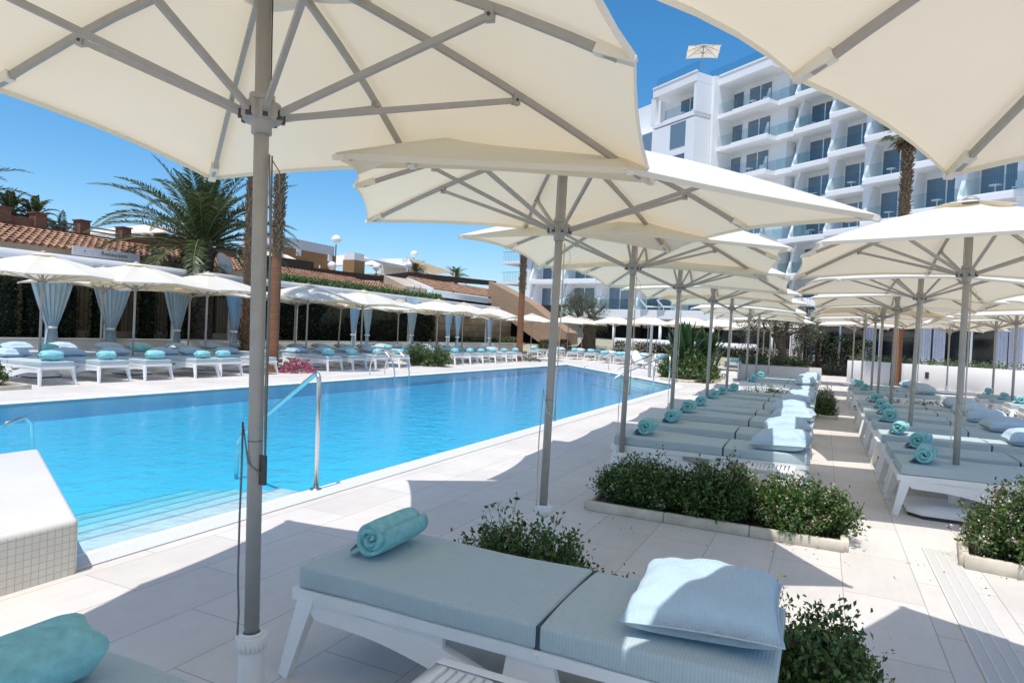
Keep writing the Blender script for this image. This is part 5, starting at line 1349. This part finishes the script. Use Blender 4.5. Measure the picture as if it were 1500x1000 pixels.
# garden slope in front of it
g=MB(); g.add([(-24,45,.02),(-1,45,.02),(-1,46,.55),(-24,46,.55),(-1,60,1.4),(-24,60,1.4)],[(0,1,2,3),(3,2,4,5)]); struct(g.build('garden_slope',mat('dry_lawn',(.34,.32,.24),.95,var=.3,scale=3,bump=.5,bscale=30)))
wall('garden_wall','low white wall beyond the olive tree below the loggia','wall',-15.5,-4.5,52,52.25,.6,1.5,M['white_paint'])
# loungers on the sun terrace
def chaise(label,loc,rz,raised=True,cushion_=True):
    t=thing('terrace_lounger',label,'sun lounger',loc,rz,'loungers on the hotel terrace'); w=MB(); w.box(0,1.35,-.33,.33,.25,.31)
    for x in (.1,1.2): w.box(x,x+.06,-.31,-.26,0,.25); w.box(x,x+.06,.26,.31,0,.25)
    w.build('frame',M['plastic'],t)
    a=math.radians(48); Mx=Matrix.Translation((1.35,0,.29))@Matrix.Rotation(-a,4,'Y')
    w=MB(); w.box(0,.75,-.33,.33,0,.05,0,Mx); w.build('backrest',M['plastic'],t)
    if cushion_: 
        w=MB(); w.box(.02,1.33,-.30,.30,.312,.38); w.box(.02,.73,-.30,.30,.055,.12,0,Mx); w.build('cushion',M['pillow'],t)
    return t
for i,a in enumerate((3.0,4.6)):
    q=wp(a,-1.5); chaise(['blue cushioned recliner on the hotel terrace, right of two','blue cushioned recliner on the hotel terrace, left of two'][i],(q[0]-8.0,q[1]+57.2,4.0),A2+.5)
chaise('bare white plastic recliner by the far end of the pool',(-7.6,33.6,0),2.6,True,False)
# ground floor glazing at the right
t=thing('glazed_front','long dark ground floor glass front with pale curtains at the right','shopfront',(-1.2,43.6,0)); dv=Vector((16.2,-7.2,0)); ln=dv.length; az=math.atan2(dv.y,dv.x); Mz=Matrix.Rotation(az,4,'Z')
w=MB(); w.box(0,ln,0,.08,.3,3.9,0,Mz); w.build('glass',M['dark_glass'],t)
for k in range(9):
    w=MB(); w.box(k*2.15,k*2.15+.09,-.05,-.003,.3,3.9,0,Mz); w.build('mullion',M['hotel_white'],t)
for k,x in enumerate((.25,3.6,6.3,6.95,9.6,10.2,13.5)):
    w=MB(); w.grid(lambda u,v:Mz@Vector((x+.55*u,-.06-.03*math.sin(u*24),.35+3.4*v)),30,2); w.build('drape',mat('pale_drape',(.50,.50,.56),.9),t) if k==0 else w.build('drape',bpy.data.materials['pale_drape'],t)
w=MB(); w.box(-1.0,ln,-.9,3.0,3.92,4.4,0,Mz); w.build('canopy_slab',M['hotel_white'],t)
w=MB(); w.box(-.6,-.05,-.4,.3,.0,3.9,0,Mz); w.build('white_pier',M['hotel_white'],t)
t=thing('white_planter_wall','long white planter wall behind the right hand loungers','wall',(1.0,34.4,0)); dv=Vector((6.1,-2.5,0)); az=math.atan2(dv.y,dv.x); Mz=Matrix.Rotation(az,4,'Z')
w=MB(); w.box(0,15,0,1.1,0,1.0,0,Mz); w.build('wall',M['white_paint'],t,None,.012,1)
for x in (3.2,6.9): 
    w=MB(); w.box(x,x+.14,-.03,-.003,.42,.70,0,Mz); w.build('wall_socket',M['dark_metal'],t)
def strip_plants(name,label,loc,az,ln,wd,h,n,leaf,m,seed):
    rng=np.random.default_rng(seed); t=thing(name,label,'planting',loc,az); P=np.stack([rng.uniform(0,ln,n),rng.uniform(0,wd,n),h*rng.uniform(0,1,n)*(.5+.5*np.sin(rng.uniform(0,ln,n)*3)**2)],1)
    leaf_obj('foliage',[(leaf_mesh('',P,unit(rng.normal(0,1,(n,3))+[0,0,.6]),leaf*rng.uniform(.6,1.2,n),.5),0)],[m],t); return t
strip_plants('ground_cover','green ground cover growing on top of the white planter wall',(1.0,34.5,1.0),az,15,1.0,.30,3500,.11,M['grass'],80)
# raised planter with the olive tree
t=thing('stone_planter','pale square stone planter holding the olive tree','planter',(-3.1,28.9,0)); w=MB(); w.vprism([(0,0),(3.05,.75),(2.6,3.2),(-.4,2.5)],0,.70); w.build('wall',M['grey_wall'],t,None,.012,1)
w=MB(); w.vprism([(.15,.2),(2.88,.86),(2.46,3.05),(-.22,2.42)],.701,.73); w.build('soil',M['soil'],t)
strip_plants('ground_cover','soft green tufts around the olive trunk in the planter',(-3.05,29.2,.72),.24,2.7,1.6,.35,1300,.14,M['grass'],81)
def olive(label,loc,h,cr,tr,n,seed,group='gnarled olive trees'):
    rng=np.random.default_rng(seed); t=thing('olive_tree',label,'tree',loc,0,group); mb=MB(); tips=[]
    def branch(p,d,l,r,lev):
        pts=[p]; q=p.copy(); dd=d.copy()
        for k in range(4): dd=unit(dd+rng.normal(0,.22,3)); q=q+dd*l/4; pts.append(q.copy())
        mb.tube([tuple(x) for x in pts],[r,r*.9,r*.8,r*.7,r*.6],7,0,cap=False)
        if lev==0: tips.append(q); return
        for k in range(3 if lev>1 else 4): branch(q,unit(dd+rng.normal(0,.65,3)+np.array([0,0,.15])),l*.66,r*.55,lev-1)
    # fluted trunk
    def tf(u,v):
        a=2*PI*u; r=tr*(.72+1.1*math.exp(-v*7)+.55*v**3)*(1+.22*math.sin(3*a+v*5+seed)+.12*math.sin(7*a-v*6)); return (r*math.cos(a)+.12*math.sin(v*4),r*math.sin(a),v*h*.42)
    mb.grid(tf,30,18)
    top=np.array([.12*math.sin(4),0,h*.40])
    for k in range(5): a=2*PI*k/5+rng.normal(0,.3); branch(top+np.array([math.cos(a)*tr*.7,math.sin(a)*tr*.7,0]),unit(np.array([math.cos(a)*.8,math.sin(a)*.8,.9])),cr*.55,tr*.42,2)
    mb.build('trunk',M['bark'],t)
    T=np.array(tips); sel=rng.integers(0,len(T),n); P=T[sel]+rng.normal(0,cr*.16,(n,3)); D=unit(rng.normal(0,1,(n,3))+[0,0,.4])
    leaf_obj('crown',[(leaf_mesh('',P,D,.11*rng.uniform(.7,1.4,n),.3),0)],[M['olive']],t); return t
olive('small gnarled olive tree in the stone planter by the aisle',(-1.7,30.2,.72),2.7,1.35,.17,6500,91)
olive('big gnarled olive tree with thick forked trunk before the loggia',(-16.0,47.0,.5),5.0,1.9,.50,7000,92)
# broad leaved clump beyond the pool end
bed('planter_bed','kerbed bed with broad leaved plants beside the pool end',[(-6.0,25.9),(-4.55,25.2),(-3.7,26.6),(-3.9,30.4),(-5.6,30.2)],.10)
def banana(label,loc,h,n,seed,spread=.85):
    rng=np.random.default_rng(seed); t=thing('broad_leaf_plant',label,'plant',loc,0,'broad leaved plants by the pool end'); mb=MB()
    for i in range(n):
        a=rng.uniform(0,2*PI); hh=h*rng.uniform(.55,1.0); sp=spread*rng.uniform(.2,1); b=np.array([rng.normal(0,.15),rng.normal(0,.15),0]); wd=rng.uniform(.07,.125)
        s=np.array([-math.sin(a),math.cos(a),0])
        def fn(u,v):
            z=hh*u; o=sp*u**2.2; w_=wd*math.sin(min(1,max(0,(u-.35)/.65))*PI)**.7 if u>.35 else .018
            x=(v-.5)*2*w_; return (b[0]+math.cos(a)*o+s[0]*x, b[1]+math.sin(a)*o+s[1]*x, z-.25*o*u+abs(v-.5)*.12*w_*4)
        mb.grid(fn,12,4,0)
    mb.build('foliage',M['broad'],t); return t
banana('tall broad leaved plant, left of the two clumps at the pool end',(-5.2,27.4,0),2.55,95,95)
banana('tall broad leaved plant, right of the two clumps at the pool end',(-4.5,28.9,0),2.4,90,96)
shrub('low_bush','dark low shrub with white specks under the broad leaved plants',(-5.1,26.7,0),.95,.7,1.35,220,40,.09,None,.04,seed=97)
shrub('low_bush','dark low shrub on the aisle side of the broad leaved plants',(-4.3,27.2,0),.7,.7,1.1,150,36,.09,None,.03,seed=98)
strip_plants('grass_tufts','green grass tufts along the kerb of the broad leaved bed',(-5.7,26.1,.05),-.4,1.9,.7,.4,1500,.16,M['grass'],98)
for i,(x,y,h) in enumerate([(-1.2,42.6,2.2),(-.2,42.0,2.3),(.9,41.6,2.1),(1.9,41.0,1.9)]):
    leafbox('dark_shrub','tall dark shrub before the glass front, %s from the left'%rowlab(i),'shrub',(x,y,0),1.1,1.0,h,1800,.11,M['hedge'],100+i,.3,'dark shrubs before the glass front',core=False)
leafbox('plum_hedge','low dark plum coloured hedge under the tall dark shrubs','hedge',(.3,40.6,0),3.6,.8,.6,2200,.10,M['purple'],110)
leafbox('flowering_hedge','long mixed flowering hedge before the dark loggia','hedge',(-7.0,46.5,.45),10,1.0,.75,6500,.13,M['hedgeflower'],111)
for i,(x,y,h,m) in enumerate([(-13.2,46.0,.7,'hedge'),(-17.5,46.2,.6,'hedge'),(-19.0,46.0,.5,'hedge'),(-10.8,54.5,1.9,'hedge'),(-3.8,56,1.8,'ivy')]):
    leafbox('garden_shrub','small rounded garden shrub, %s from the left on the slope before the hotel'%rowlab(i),'shrub',(x,y,.5),.9,.9,h,900,.10,M[m],120+i,.4,'garden shrubs',core=False)
leafbox('terrace_shrub','yellow green shrub on the stair landing beside the hotel wing','shrub',(-19.2,50.4,3.0),1.6,1.2,.9,1400,.12,M['ivy'],130,.3,None,core=False)
lr=np.random.default_rng(77); LP=np.stack([np.concatenate([lr.uniform(-2.4,.6,40),lr.uniform(.6,1.6,25),lr.uniform(-1.6,.5,25)]),np.concatenate([lr.uniform(5.3,5.78,40),lr.uniform(5.3,5.9,25),lr.uniform(3.7,4.4,25)]),np.full(90,.004)],1)
LD=unit(np.stack([lr.normal(0,1,90),lr.normal(0,1,90),lr.uniform(0,.15,90)],1))
tag(leaf_obj('leaf_litter',[(leaf_mesh('',LP,LD,.022*lr.uniform(.5,1.2,90),.5,.1),0)],[M['deadfrond']]),'scattered dry leaves on the pale tiles around the planting beds','leaf litter',None,'stuff')
# outdoor shower column
t=thing('shower_column','slim grey outdoor shower column at the far pool end','shower',(-6.25,26.2,0)); w=MB(); w.lathe([(.06,0),(.06,2.05),(.03,2.15),(0,2.15)],14); w.build('column',M['grey_metal'],t)
w=MB(); w.tube([(0,0,2.0),(-.22,-.1,2.06)],.02,8); w.lathe([(0,1.99),(.09,1.99),(.09,2.03),(0,2.03)],14,0,(-.25,-.11)); w.build('shower_head',M['dark_metal'],t)
w=MB(); w.box(-.55,.55,-.55,.55,.001,.03); w.build('tray',M['white_paint'],t)

# ================================================================== SKY, SUN, CAMERA
EL=math.radians(71.5)
W=bpy.data.worlds.new('World'); S.world=W; W.use_nodes=True; nt=W.node_tree; bg=nt.nodes['Background']
sk=nt.nodes.new('ShaderNodeTexSky'); sk.sky_type='NISHITA'; sk.sun_disc=False; sk.sun_elevation=EL; sk.sun_rotation=PI; sk.altitude=300; sk.air_density=.9; sk.dust_density=1.5; sk.ozone_density=2.5
hs=nt.nodes.new('ShaderNodeHueSaturation'); hs.inputs['Saturation'].default_value=1.35; hs.inputs['Value'].default_value=1.25; hs.inputs['Hue'].default_value=.492; nt.links.new(sk.outputs['Color'],hs.inputs['Color']); nt.links.new(hs.outputs['Color'],bg.inputs['Color']); bg.inputs['Strength'].default_value=.12
ld=bpy.data.lights.new('sun','SUN'); ld.energy=3.15; ld.angle=math.radians(.53); ld.color=(1,.965,.91)
lo=bpy.data.objects.new('sun',ld); COL.objects.link(lo); lo.rotation_euler=(PI/2-EL,0,0); lo.location=(0,-10,40)
cam=bpy.data.cameras.new('camera'); co=bpy.data.objects.new('camera',cam); COL.objects.link(co); S.camera=co
yaw,pitch,roll=.441083,.015,.046999
f=Vector((-math.sin(yaw)*math.cos(pitch),math.cos(yaw)*math.cos(pitch),-math.sin(pitch))); r=Vector((math.cos(yaw),math.sin(yaw),0)); u=r.cross(f)
r2=r*math.cos(roll)+u*math.sin(roll); u2=-r*math.sin(roll)+u*math.cos(roll)
Mc=Matrix((r2,u2,-f)).transposed().to_4x4(); Mc.translation=Vector((0,0,1.6)); co.matrix_world=Mc
cam.sensor_width=36; cam.lens=968.71/1500*36; cam.clip_start=.05; cam.clip_end=2500
S.view_settings.view_transform='Standard'; S.view_settings.look='None'; S.view_settings.exposure=.34; S.view_settings.gamma=1
S.render.engine='CYCLES'; S.cycles.max_bounces=14; S.cycles.transparent_max_bounces=24; S.cycles.diffuse_bounces=9
